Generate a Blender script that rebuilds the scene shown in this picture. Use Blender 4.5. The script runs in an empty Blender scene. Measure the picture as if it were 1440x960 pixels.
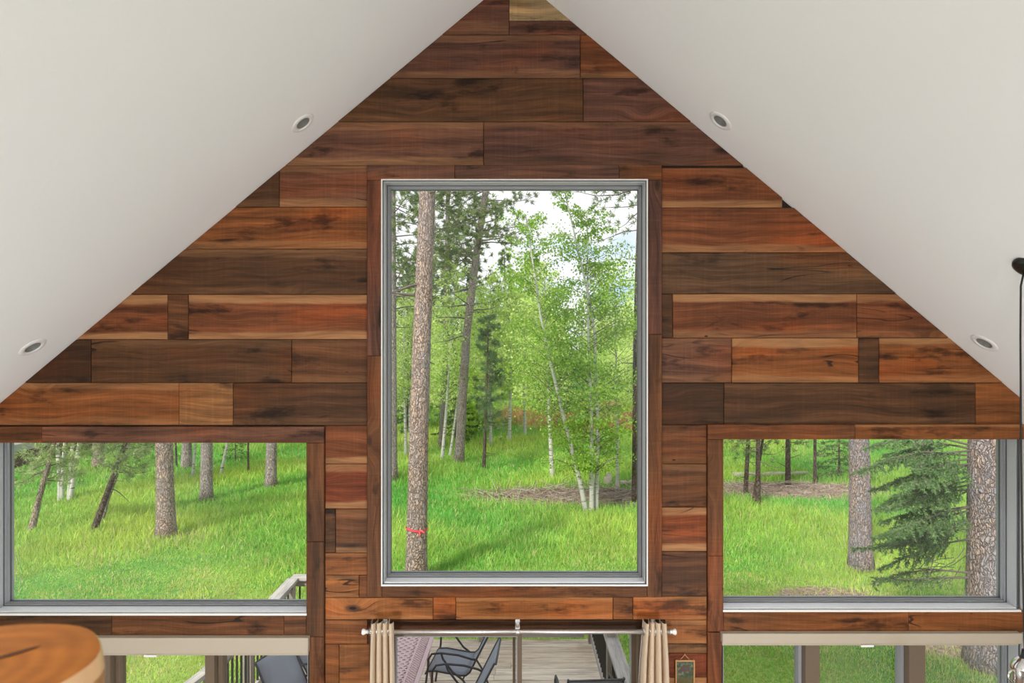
import bpy, bmesh, math, random
import numpy as np
from mathutils import Vector, Matrix

random.seed(7)
scene = bpy.context.scene
COL = scene.collection
PI = math.pi
F = 880.0            # focal length in pixels of the 1440 px frame
CAMZ = 4.06          # eye height over the main floor
WY = 4.40            # inner face of the gable wall
S = F / WY           # pixels per metre on that wall
GZ0 = -0.8           # meadow level

def wx(px): return (px - 720) / S
def wz(py): return CAMZ + (480 - py) / S

def gz(x, y):
    h = GZ0 + 0.05*math.sin(x*0.35+1)*math.sin(y*0.28) + 0.03*math.sin(x*0.9+y*0.7)
    if y < 8: h = GZ0 + (h-GZ0)*0.2
    t = min(max(0.0, y-27), 36.0)
    h += 0.04*t + 0.0011*t*t
    return h

def gpt(px, py, dz=0.0):
    dx, dz_ = (px-720)/F, (480-py)/F
    y = 4.86*F/(py-480)
    for _ in range(12):
        y = (gz(dx*y, y)-CAMZ)/dz_
    return Vector((dx*y, y, gz(dx*y, y)))

def at(px, py, y): return Vector(((px-720)/F*y, y, CAMZ+(480-py)/F*y))

# ---------------------------------------------------------------- tagging
def tag(o, label=None, cat=None, group=None, kind=None):
    if label: o['label'] = label
    if cat: o['category'] = cat
    if group: o['group'] = group
    if kind: o['kind'] = kind
    return o

def empty(name, loc=(0,0,0), rz=0.0):
    o = bpy.data.objects.new(name, None)
    o.empty_display_size = 0.1
    o.location = loc; o.rotation_euler = (0,0,rz)
    COL.objects.link(o)
    return o

def copy_tree(o, parent=None):
    c = o.copy(); COL.objects.link(c)
    if parent is not None: c.parent = parent
    for ch in list(o.children): copy_tree(ch, c)
    return c

# ---------------------------------------------------------------- mesh collector
class MB:
    def __init__(s):
        s.v=[]; s.f=[]; s.m=[]; s.bu=[]; s.tone=[]; s.edge=[]; s.smooth=[]
        s.has=False
    def add(s, verts, faces, mi=0, smooth=False, bu=None, tone=None, edge=None):
        b=len(s.v)
        s.v += [tuple(p) for p in verts]
        for fc in faces:
            s.f.append([b+i for i in fc]); s.m.append(mi); s.smooth.append(smooth)
        n=len(verts)
        if bu is not None: s.has=True
        s.bu += list(bu) if bu is not None else [(0,0,0)]*n
        s.tone += [tone]*n if tone is not None else [(.2,.2,.2)]*n
        s.edge += list(edge) if edge is not None else [(.5,0,0)]*n
    def box(s, lo, hi, mi=0, bev=0.0, tone=None, seed=None, axis=0):
        (x0,y0,z0),(x1,y1,z1)=lo,hi
        if bev<=0:
            v=[(x0,y0,z0),(x1,y0,z0),(x1,y1,z0),(x0,y1,z0),(x0,y0,z1),(x1,y0,z1),(x1,y1,z1),(x0,y1,z1)]
            f=[(0,3,2,1),(4,5,6,7),(0,1,5,4),(1,2,6,5),(2,3,7,6),(3,0,4,7)]
        else:
            bm=bmesh.new(); bmesh.ops.create_cube(bm,size=1)
            for q in bm.verts: q.co=Vector(((x0+x1)/2+q.co.x*(x1-x0),(y0+y1)/2+q.co.y*(y1-y0),(z0+z1)/2+q.co.z*(z1-z0)))
            bmesh.ops.bevel(bm,geom=bm.edges[:],offset=bev,segments=2,affect='EDGES',profile=.5)
            bm.verts.index_update()
            v=[q.co[:] for q in bm.verts]; f=[[q.index for q in fc.verts] for fc in bm.faces]; bm.free()
        bu=None; edge=None
        if tone is not None:
            sd=random.uniform(0,50) if seed is None else seed
            c=((x0,x1),(y0,y1),(z0,z1))
            o=[i for i in range(3) if i!=axis]
            bu=[(p[axis], p[o[0]]+p[o[1]], sd) for p in v]
        s.add(v,f,mi,False,bu,tone,edge)
        return s
    def obox(s, c, ax, ay, az, mi=0, tone=None):
        c=Vector(c); ax=Vector(ax); ay=Vector(ay); az=Vector(az)
        v=[c+sx*ax+sy*ay+sz*az for sz in(-1,1) for (sx,sy) in((-1,-1),(1,-1),(1,1),(-1,1))]
        f=[(0,3,2,1),(4,5,6,7),(0,1,5,4),(1,2,6,5),(2,3,7,6),(3,0,4,7)]
        bu=None
        if tone is not None:
            sd=random.uniform(0,50); L=ax.length*2
            bu=[((p-c).dot(ax.normalized()),(p-c).dot(ay.normalized())+(p-c).dot(az.normalized()),sd) for p in v]
        s.add(v,f,mi,False,bu,tone)
        return s
    def bar(s, a, b, w, h, mi=0, tone=None, up=(0,0,1)):
        a=Vector(a); b=Vector(b); d=(b-a); L=d.length; d.normalize()
        side=d.cross(Vector(up))
        if side.length<1e-4: side=d.cross(Vector((0,1,0)))
        side.normalize(); u=side.cross(d)
        return s.obox((a+b)/2, d*L/2, side*w/2, u*h/2, mi, tone)
    def tube(s, pts, rad, n=10, mi=0, cap=True, wob=0.0, rng=None, smooth=True):
        pts=[Vector(p) for p in pts]
        if not hasattr(rad,'__len__'): rad=[rad]*len(pts)
        rings=[]; ref=None; v=[]; f=[]
        for i,p in enumerate(pts):
            d=(pts[min(i+1,len(pts)-1)]-pts[max(i-1,0)]).normalized()
            if ref is None:
                ref=d.cross(Vector((0,1,0.01)))
                if ref.length<.05: ref=d.cross(Vector((1,0,0)))
            ref=(ref-d*ref.dot(d)).normalized(); bi=d.cross(ref)
            for k in range(n):
                a=2*PI*k/n
                r=rad[i]*(1+(rng.uniform(-wob,wob) if rng is not None and wob else 0))
                v.append(p+ref*math.cos(a)*r+bi*math.sin(a)*r)
        for i in range(len(pts)-1):
            for k in range(n):
                a=i*n+k; b=i*n+(k+1)%n
                f.append((a,b,b+n,a+n))
        if cap:
            f.append(tuple(reversed(range(n)))); f.append(tuple(range((len(pts)-1)*n,len(pts)*n)))
        s.add(v,f,mi,smooth); return s
    def lathe(s, prof, c, n=24, axis=(0,0,1), mi=0, smooth=True, xax=None):
        ax=Vector(axis).normalized()
        e1=ax.cross(Vector((0,1,0))) if xax is None else Vector(xax)
        if e1.length<.05: e1=ax.cross(Vector((1,0,0)))
        e1.normalize(); e2=ax.cross(e1); c=Vector(c)
        v=[]; f=[]
        for (r,h) in prof:
            for k in range(n):
                a=2*PI*k/n
                v.append(c+ax*h+(e1*math.cos(a)+e2*math.sin(a))*max(r,1e-5))
        for i in range(len(prof)-1):
            for k in range(n):
                a=i*n+k; b=i*n+(k+1)%n
                f.append((a,b,b+n,a+n))
        s.add(v,f,mi,smooth); return s
    def build(s, name, mat, parent=None, loc=None):
        me=bpy.data.meshes.new(name)
        me.from_pydata(s.v,[],s.f)
        mats=mat if isinstance(mat,(list,tuple)) else [mat]
        for m in mats: me.materials.append(m)
        me.polygons.foreach_set('material_index',s.m)
        me.polygons.foreach_set('use_smooth',s.smooth)
        if s.has:
            a=me.attributes.new('bu','FLOAT_VECTOR','POINT'); a.data.foreach_set('vector',np.array(s.bu,dtype=np.float32).ravel())
            a=me.attributes.new('edge','FLOAT_VECTOR','POINT'); a.data.foreach_set('vector',np.array(s.edge,dtype=np.float32).ravel())
            t=np.ones((len(s.v),4),dtype=np.float32); t[:,:3]=np.array(s.tone)
            a=me.attributes.new('tone','FLOAT_COLOR','POINT'); a.data.foreach_set('color',t.ravel())
        me.update()
        o=bpy.data.objects.new(name,me); COL.objects.link(o)
        if parent is not None: o.parent=parent
        return o

def np_obj(name, verts, k, mat, tint=None, parent=None):
    """mesh of loose k-gons, verts already in face order"""
    n=len(verts); nf=n//k
    me=bpy.data.meshes.new(name)
    me.vertices.add(n); me.vertices.foreach_set('co',np.ascontiguousarray(verts,dtype=np.float32).ravel())
    me.loops.add(n); me.loops.foreach_set('vertex_index',np.arange(n,dtype=np.int32))
    me.polygons.add(nf); me.polygons.foreach_set('loop_start',np.arange(0,n,k,dtype=np.int32))
    me.polygons.foreach_set('loop_total',np.full(nf,k,dtype=np.int32))
    me.materials.append(mat)
    if tint is not None:
        t=np.ones((n,4),dtype=np.float32); t[:,:3]=np.repeat(tint,k,axis=0)
        a=me.attributes.new('tint','FLOAT_COLOR','POINT'); a.data.foreach_set('color',t.ravel())
    me.update(calc_edges=True); me.validate()
    o=bpy.data.objects.new(name,me); COL.objects.link(o)
    if parent is not None: o.parent=parent
    return o

# ---------------------------------------------------------------- material helpers
class NT:
    def __init__(s,name):
        s.mat=bpy.data.materials.new(name); s.mat.use_nodes=True
        s.t=s.mat.node_tree; s.t.nodes.clear()
        s.out=s.t.nodes.new('ShaderNodeOutputMaterial')
    def n(s,typ,ins=None,**props):
        nd=s.t.nodes.new(typ)
        for k,v in props.items(): setattr(nd,k,v)
        for k,v in (ins or {}).items():
            sk=nd.inputs[k]
            if isinstance(v,bpy.types.NodeSocket): s.t.links.new(v,sk)
            else: sk.default_value=v
        return nd
    def math(s,op,a,b=0.0,clamp=False):
        return s.n('ShaderNodeMath',{0:a,1:b},operation=op,use_clamp=clamp).outputs[0]
    def mix(s,f,a,b,mode='MIX'):
        nd=s.n('ShaderNodeMix',{0:f},data_type='RGBA',blend_type=mode)
        for i,v in ((6,a),(7,b)):
            if isinstance(v,bpy.types.NodeSocket): s.t.links.new(v,nd.inputs[i])
            else: nd.inputs[i].default_value=tuple(v)+((1,) if len(v)==3 else ())
        return nd.outputs[2]
    def ramp(s,f,stops,interp='LINEAR'):
        nd=s.n('ShaderNodeValToRGB',{0:f}); cr=nd.color_ramp; cr.interpolation=interp
        while len(cr.elements)<len(stops): cr.elements.new(.5)
        for e,(p,c) in zip(cr.elements,stops):
            e.position=p; e.color=(c,c,c,1) if not hasattr(c,'__len__') else tuple(c)+(1,)
        return nd.outputs[0]
    def noise(s,vec,scale,detail=4,rough=.55,dist=0.0):
        return s.n('ShaderNodeTexNoise',{'Vector':vec,'Scale':scale,'Detail':detail,'Roughness':rough,'Distortion':dist}).outputs[0]
    def vmul(s,vec,sc):
        return s.n('ShaderNodeVectorMath',{0:vec,1:sc},operation='MULTIPLY').outputs[0]
    def vadd(s,vec,sc):
        return s.n('ShaderNodeVectorMath',{0:vec,1:sc},operation='ADD').outputs[0]
    def smooth(s,x,a,b):
        nd=s.n('ShaderNodeMapRange',{0:x,1:a,2:b,3:0.0,4:1.0},interpolation_type='SMOOTHSTEP'); return nd.outputs[0]
    def bump(s,h,strength=.3,dist=.01):
        return s.n('ShaderNodeBump',{'Height':h,'Strength':strength,'Distance':dist}).outputs[0]
    def pbr(s,col,rough=.5,normal=None,metal=0.0,spec=.5,**kw):
        ins={'Base Color':col if isinstance(col,bpy.types.NodeSocket) else tuple(col)+(1,),'Roughness':rough,'Metallic':metal,'Specular IOR Level':spec}
        if normal is not None: ins['Normal']=normal
        ins.update(kw)
        b=s.n('ShaderNodeBsdfPrincipled',ins)
        s.t.links.new(b.outputs[0],s.out.inputs[0]); return s.mat
    def surf(s,sh): s.t.links.new(sh,s.out.inputs[0]); return s.mat

def plain(name,col,rough=.5,metal=0.0,spec=.5,nscale=40,namt=.06,bump=0.0):
    t=NT(name)
    co=t.n('ShaderNodeTexCoord').outputs['Object']
    nz=t.noise(co,nscale,4)
    c=t.mix(nz,[max(0,k*(1-namt)) for k in col],[min(1,k*(1+namt)) for k in col])
    return t.pbr(c,rough,t.bump(nz,bump,.003) if bump else None,metal,spec)

def mat_barnwood(name='reclaimed_wood', rough=.55, spec=.18):
    t=NT(name)
    bu=t.n('ShaderNodeAttribute',attribute_name='bu').outputs['Vector']
    tone=t.n('ShaderNodeAttribute',attribute_name='tone').outputs['Color']
    ed=t.n('ShaderNodeSeparateXYZ',{0:t.n('ShaderNodeAttribute',attribute_name='edge').outputs['Vector']}).outputs
    sep=t.n('ShaderNodeSeparateXYZ',{0:bu}).outputs
    off=t.n('ShaderNodeCombineXYZ',{0:t.math('MULTIPLY',sep[2],3.7),1:t.math('MULTIPLY',sep[2],1.3),2:sep[2]}).outputs[0]
    p=t.vadd(t.n('ShaderNodeCombineXYZ',{0:sep[0],1:sep[1],2:0.0}).outputs[0],off)
    # knots bend the grain
    kv=t.n('ShaderNodeTexVoronoi',{'Vector':t.vmul(p,(1.55,3.6,1)),'Scale':1.0,'Randomness':1.0},feature='F1')
    gate=t.smooth(t.n('ShaderNodeSeparateColor',{0:kv.outputs['Color']}).outputs[0],.60,.64)
    kd=kv.outputs['Distance']
    pull=t.math('MULTIPLY',t.math('SUBTRACT',1.0,t.smooth(kd,.02,.36)),gate)
    warp=t.noise(t.vmul(p,(.9,2.2,1)),1.0,2)
    pd=t.n('ShaderNodeCombineXYZ',{0:t.n('ShaderNodeSeparateXYZ',{0:p}).outputs[0],
        1:t.math('ADD',t.math('ADD',t.n('ShaderNodeSeparateXYZ',{0:p}).outputs[1],t.math('MULTIPLY',pull,.07)),t.math('MULTIPLY',warp,.16)),2:sep[2]}).outputs[0]
    g1=t.noise(t.vmul(pd,(1.3,24,1)),1.0,6,.62)
    g2=t.noise(t.vmul(pd,(5,150,1)),1.0,5,.65)
    saw=t.noise(t.vmul(p,(75,1.8,1)),1.0,3,.6)
    st=t.noise(t.vmul(p,(2.3,7.0,1)),1.0,5,.6)
    blot=t.noise(t.vmul(p,(1.1,3.0,1)),1.0,3,.5)
    fac=t.ramp(g1,[(.26,.40),(.5,1.0),(.74,1.75)])
    c=t.mix(1.0,tone,fac,'MULTIPLY')
    c=t.mix(1.0,c,t.ramp(g2,[(.3,.72),(.55,1.02),(.75,1.32)]),'MULTIPLY')
    c=t.mix(1.0,c,t.ramp(saw,[(.3,.91),(.55,1.0),(.72,1.14)]),'MULTIPLY')
    # warm / grey drift inside a board
    c=t.mix(t.smooth(blot,.5,.72),c,t.mix(1.0,c,(1.35,1.02,.72),'MULTIPLY'))
    c=t.mix(t.math('MULTIPLY',t.smooth(blot,.46,.28),.8),c,t.mix(1.0,c,(.62,.68,.80),'MULTIPLY'))
    # dark water stains
    c=t.mix(t.math('MULTIPLY',t.smooth(st,.55,.68),.85),c,t.mix(1.0,c,(.16,.15,.16),'MULTIPLY'))
    # pale sapwood along the edges
    wv=t.math('MULTIPLY',t.math('SUBTRACT',t.noise(t.vmul(p,(1.5,2.0,1)),1.0,3),.5),.26)
    vn=t.math('ADD',ed[0],wv)
    top=t.math('MULTIPLY',t.smooth(vn,.79,.87),ed[1])
    bot=t.math('MULTIPLY',t.smooth(vn,.20,.12),ed[2])
    sap=t.math('MULTIPLY',t.math('MAXIMUM',top,bot),t.ramp(g1,[(.3,.45),(.6,1.0)]))
    sapc=t.mix(1.0,(.40,.195,.082),t.ramp(g2,[(.3,.75),(.7,1.2)]),'MULTIPLY')
    c=t.mix(sap,c,sapc)
    # knots and cracks
    ring=t.n('ShaderNodeMath',{0:t.math('MULTIPLY',kd,75.0)},operation='SINE').outputs[0]
    kmask=t.math('MULTIPLY',t.math('SUBTRACT',1.0,t.smooth(kd,.055,.13)),gate)
    c=t.mix(t.math('MULTIPLY',kmask,.75),c,t.mix(t.math('MULTIPLY_ADD',ring,.5),(.030,.013,.008),(.10,.042,.02)))
    kcore=t.math('MULTIPLY',t.math('SUBTRACT',1.0,t.smooth(kd,.03,.055)),gate)
    c=t.mix(kcore,c,(.012,.007,.006))
    crv=t.math('ABSOLUTE',t.math('SUBTRACT',t.noise(t.vmul(pd,(.8,5.5,1)),1.0,2),.5))
    crg=t.smooth(t.noise(t.vmul(p,(1.4,2.5,1)),1.0,2),.60,.66)
    crack=t.math('MULTIPLY',t.math('SUBTRACT',1.0,t.smooth(crv,.004,.010)),crg)
    c=t.mix(t.math('MULTIPLY',crack,.85),c,(.010,.006,.005))
    nv=t.n('ShaderNodeTexVoronoi',{'Vector':t.vmul(p,(4.2,9.0,1)),'Scale':1.0},feature='F1')
    ng=t.smooth(t.n('ShaderNodeSeparateColor',{0:nv.outputs['Color']}).outputs[1],.80,.82)
    nail=t.math('MULTIPLY',t.math('SUBTRACT',1.0,t.smooth(nv.outputs['Distance'],.035,.07)),ng)
    c=t.mix(nail,c,(.012,.008,.007))
    h=t.math('ADD',t.math('MULTIPLY',g1,.7),t.math('ADD',t.math('MULTIPLY',g2,.35),t.math('MULTIPLY',saw,.25)))
    h=t.math('SUBTRACT',h,t.math('ADD',crack,t.math('MULTIPLY',kcore,.5)))
    return t.pbr(c,rough,t.bump(h,.35,.004),0,spec)

def mat_deck():
    t=NT('weathered_deck_wood')
    bu=t.n('ShaderNodeAttribute',attribute_name='bu').outputs['Vector']
    tone=t.n('ShaderNodeAttribute',attribute_name='tone').outputs['Color']
    sep=t.n('ShaderNodeSeparateXYZ',{0:bu}).outputs
    p=t.n('ShaderNodeCombineXYZ',{0:t.math('ADD',sep[0],t.math('MULTIPLY',sep[2],3.1)),1:sep[1],2:sep[2]}).outputs[0]
    g1=t.noise(t.vmul(p,(1.6,28,1)),1.0,5,.6); g2=t.noise(t.vmul(p,(6,140,1)),1.0,4,.6); st=t.noise(t.vmul(p,(2.2,4,1)),1.0,4)
    c=t.mix(1.0,tone,t.ramp(g1,[(.28,.62),(.5,1.0),(.72,1.25)]),'MULTIPLY')
    c=t.mix(1.0,c,t.ramp(g2,[(.3,.75),(.7,1.2)]),'MULTIPLY')
    c=t.mix(t.math('MULTIPLY',t.smooth(st,.55,.75),.6),c,t.mix(1.0,c,(.62,.5,.4),'MULTIPLY'))
    return t.pbr(c,.8,t.bump(g1,.4,.004),0,.2)

def mat_bark(name, ca, cb, crack=(.05,.035,.03), sc=(7,7,2.6)):
    t=NT(name)
    co=t.n('ShaderNodeTexCoord').outputs['Object']
    w=t.n('ShaderNodeTexNoise',{'Vector':co,'Scale':6.0,'Detail':3}).outputs['Color']
    p=t.vadd(t.vmul(co,sc),t.vmul(w,(2.6,2.6,2.2)))
    ve=t.n('ShaderNodeTexVoronoi',{'Vector':p,'Scale':1.6},feature='DISTANCE_TO_EDGE').outputs['Distance']
    vc=t.n('ShaderNodeTexVoronoi',{'Vector':p,'Scale':1.6},feature='F1').outputs['Color']
    n1=t.noise(t.vmul(co,(3,3,1.0)),1.0,4); n2=t.noise(t.vmul(co,(40,40,16)),1.0,4,.65)
    pl=t.n('ShaderNodeSeparateColor',{0:vc}).outputs[0]
    c=t.mix(t.smooth(t.math('ADD',t.math('MULTIPLY',pl,.3),t.math('MULTIPLY',n1,.8)),.35,.8),ca,cb)
    c=t.mix(1.0,c,t.ramp(n2,[(.32,.48),(.52,1.0),(.72,1.5)]),'MULTIPLY')
    cr=t.math('SUBTRACT',1.0,t.smooth(ve,.01,.12))
    c=t.mix(t.math('MULTIPLY',cr,t.ramp(n1,[(.3,.45),(.65,.95)])),c,crack)
    h=t.math('ADD',t.smooth(ve,.0,.2),t.math('MULTIPLY',n2,.35))
    return t.pbr(c,.9,t.bump(h,.8,.03),0,.1)

def mat_aspen():
    t=NT('aspen_bark')
    co=t.n('ShaderNodeTexCoord').outputs['Object']
    n=t.noise(t.vmul(co,(3,3,22)),1.0,4,.6); n2=t.noise(t.vmul(co,(5,5,3)),1.0,4)
    c=t.mix(n2,(.40,.385,.34),(.68,.66,.61))
    c=t.mix(t.smooth(n,.55,.64),c,(.07,.06,.055))
    return t.pbr(c,.8,None,0,.2)

def mat_leaf(name, transl=.45, rough=.6):
    t=NT(name)
    tint=t.n('ShaderNodeAttribute',attribute_name='tint').outputs['Color']
    oi=t.n('ShaderNodeObjectInfo').outputs['Random']
    nz=t.noise(t.n('ShaderNodeTexCoord').outputs['Object'],1.2,3)
    c=t.mix(1.0,tint,t.ramp(t.math('ADD',t.math('MULTIPLY',nz,.8),t.math('MULTIPLY',oi,.25)),[(.2,.72),(.5,1.0),(.85,1.3)]),'MULTIPLY')
    d=t.n('ShaderNodeBsdfDiffuse',{'Color':c}).outputs[0]
    tr=t.n('ShaderNodeBsdfTranslucent',{'Color':t.mix(1.0,c,(1.1,1.05,.8),'MULTIPLY')}).outputs[0]
    return t.surf(t.n('ShaderNodeMixShader',{0:transl,1:d,2:tr}).outputs[0])

def mat_glass():
    t=NT('window_glass')
    f=t.n('ShaderNodeFresnel',{'IOR':1.45}).outputs[0]
    wave=t.noise(t.n('ShaderNodeTexCoord').outputs['Object'],.6,2)
    tr=t.n('ShaderNodeBsdfTransparent',{'Color':t.mix(wave,(.965,.975,.97),(.985,.99,.985))}).outputs[0]
    gl=t.n('ShaderNodeBsdfGlossy',{'Color':(1,1,1,1),'Roughness':.0}).outputs[0]
    return t.surf(t.n('ShaderNodeMixShader',{0:t.math('MULTIPLY',f,.45),1:tr,2:gl}).outputs[0])

def mat_plaster(name, col):
    t=NT(name)
    co=t.n('ShaderNodeTexCoord').outputs['Object']
    w=t.n('ShaderNodeTexNoise',{'Vector':co,'Scale':2.5,'Detail':3}).outputs['Color']
    p=t.vadd(co,t.vmul(w,(.5,.5,.5)))
    n1=t.noise(p,7,5,.6,.8); n2=t.noise(co,60,3)
    h=t.math('ADD',t.smooth(n1,.44,.62),t.math('MULTIPLY',n2,.15))
    c=t.mix(t.noise(co,1.1,3),[k*.985 for k in col],[min(1,k*1.015) for k in col])
    return t.pbr(c,.75,t.bump(h,.12,.003),0,.25)

M={}
M['wood']=mat_barnwood()
M['backing']=plain('dark_wall_backing',(.03,.018,.012),.9)
M['deck']=mat_deck()
M['ceil']=mat_plaster('ceiling_plaster',(.84,.845,.83))
M['wallp']=mat_plaster('wall_plaster',(.78,.76,.72))
M['siding']=plain('stained_siding',(.16,.085,.05),.8)
M['roof']=plain('grey_roof_shingle',(.11,.10,.10),.9,nscale=25,namt=.3)
M['vinyl']=plain('window_vinyl_grey',(.30,.30,.315),.35)
M['vinylw']=plain('window_bead_white',(.86,.82,.78),.4)
M['vinyld']=plain('window_gasket_dark',(.08,.085,.09),.5)
M['sill']=plain('window_sill_pale',(.80,.80,.83),.3)
M['tanframe']=plain('door_frame_tan',(.15,.103,.066),.45)
M['liner']=plain('window_liner_grey',(.42,.42,.435),.35)
M['glass']=mat_glass()
M['blind']=plain('blind_fabric_beige',(.46,.385,.295),.7,nscale=200,namt=.05)
M['curtain']=plain('curtain_cotton_tan',(.60,.46,.33),.85,nscale=150,namt=.08)
M['lining']=plain('curtain_lining_white',(.80,.78,.78),.85)
M['rod']=plain('rod_brushed_nickel',(.78,.76,.76),.4,1.0)
M['chrome']=plain('chrome',(.82,.82,.82),.12,1.0)
M['finial']=plain('finial_frosted_white',(.85,.82,.78),.25)
M['black']=plain('black_metal',(.012,.013,.012),.3)
M['blackcord']=plain('black_cord',(.010,.010,.010),.6)
M['white']=plain('white_enamel',(.80,.79,.77),.35)
M['baffle']=plain('lamp_baffle_grey',(.30,.295,.28),.4)
M['lens']=plain('lamp_lens_grey',(.55,.55,.54),.3)
M['slingg']=plain('grey_sling_mesh',(.30,.32,.37),.75,nscale=300,namt=.15)
M['chairmetal']=plain('charcoal_chair_metal',(.06,.063,.075),.4)
M['pink']=plain('pink_painted_metal',(.66,.47,.50),.5,nscale=8,namt=.08)
M['gilt']=plain('copper_frame',(.48,.23,.08),.4)
M['railpaint']=plain('railing_metal_black',(.02,.021,.022),.5)
M['floorw']=plain('floor_boards_brown',(.24,.13,.07),.4,nscale=12,namt=.25)
M['pine']=mat_bark('ponderosa_bark',(.40,.325,.31),(.53,.37,.285),(.10,.068,.06),(13,13,4.2))
M['pinegrey']=mat_bark('grey_pine_bark',(.42,.365,.36),(.52,.41,.36),(.10,.08,.08),(14,14,4.5))
M['spruceb']=mat_bark('lavender_spruce_bark',(.34,.305,.335),(.47,.34,.28),(.12,.09,.095),(17,17,4.5))
M['darkbark']=mat_bark('dark_bark',(.13,.10,.085),(.19,.13,.10),(.03,.02,.02))
M['aspen']=mat_aspen()
M['twig']=plain('twig_brown',(.14,.11,.095),.9,nscale=20,namt=.2)
M['drytwig']=plain('dry_brush_brown',(.25,.185,.15),.9,nscale=20,namt=.3)
M['deadwood']=plain('bleached_deadwood',(.42,.37,.31),.9,nscale=12,namt=.25)
M['leaf']=mat_leaf('aspen_leaf',.5)
M['needle']=mat_leaf('conifer_needles',.22)
M['grass']=mat_leaf('meadow_grass_blades',.40)
M['ribbon']=plain('red_ribbon',(.75,.07,.09),.5)

# ---------------------------------------------------------------- gable geometry
AX, AZ = 0.02, 6.645          # ridge line of the ceiling
SL, SR = 0.834, 0.838         # slopes
XL, XR = -3.72, 3.585         # side walls
def ceil_z(x): return AZ-(AX-x)*SL if x<AX else AZ-(x-AX)*SR

def clip(poly, fn):
    out=[]
    for i,p in enumerate(poly):
        q=poly[(i+1)%len(poly)]; a,b=fn(p),fn(q)
        if a>=0: out.append(p)
        if (a>=0)!=(b>=0):
            t=a/(a-b); out.append((p[0]+(q[0]-p[0])*t,p[1]+(q[1]-p[1])*t))
    return out
def clip_gable(poly, m=0.0):
    p=clip(poly,lambda q:(AZ-(AX-q[0])*SL-m)-q[1])
    p=clip(p,lambda q:(AZ-(q[0]-AX)*SR-m)-q[1]) if p else p
    p=clip(p,lambda q:q[0]-XL) if p else p
    p=clip(p,lambda q:XR-q[0]) if p else p
    return p

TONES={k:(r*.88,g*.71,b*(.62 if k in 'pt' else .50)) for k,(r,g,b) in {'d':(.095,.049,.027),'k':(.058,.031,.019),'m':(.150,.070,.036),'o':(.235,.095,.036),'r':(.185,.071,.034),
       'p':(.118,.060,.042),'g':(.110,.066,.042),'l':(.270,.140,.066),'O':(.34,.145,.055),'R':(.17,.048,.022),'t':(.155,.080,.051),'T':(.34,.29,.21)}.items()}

wall=MB()
def board(px0,px1,py0,py1,tone,st=0.0,sb=0.0,front=None,vert=False,mb=None,gap=.0016,gable=True):
    mb=mb or wall
    x0,x1=wx(px0)+gap,wx(px1)-gap; z1,z0=wz(py0)-gap,wz(py1)+gap
    poly=[(x0,z0),(x1,z0),(x1,z1),(x0,z1)]
    if gable: poly=clip_gable(poly,.002)
    if len(poly)<3: return
    yf=(WY-random.uniform(0,.0045)) if front is None else front
    n=len(poly); cx=sum(p[0] for p in poly)/n; cz=sum(p[1] for p in poly)/n
    e=.003
    ins=[(p[0]+(cx-p[0])*0+ (e if p[0]<cx else -e), p[1]+(e if p[1]<cz else -e)) for p in poly]
    V=[(p[0],yf,p[1]) for p in ins]+[(p[0],yf+e,p[1]) for p in poly]+[(p[0],WY+.022,p[1]) for p in poly]
    Fc=[tuple(range(n))]
    for r in (0,1):
        for i in range(n):
            j=(i+1)%n; Fc.append((r*n+i,(r+1)*n+i,(r+1)*n+j,r*n+j))
    sd=random.uniform(0,60)
    tc=TONES[tone]; k=random.uniform(.93,1.08); tc=tuple(c*k for c in tc)
    if vert:
        bu=[(v[2],v[0],sd) for v in V]; ed=[((v[0]-x0)/(x1-x0),st,sb) for v in V]
    else:
        bu=[(v[0],v[2],sd) for v in V]; ed=[((v[2]-z0)/(z1-z0),st,sb) for v in V]
    mb.add(V,Fc,0,False,bu,tc,ed)

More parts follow.
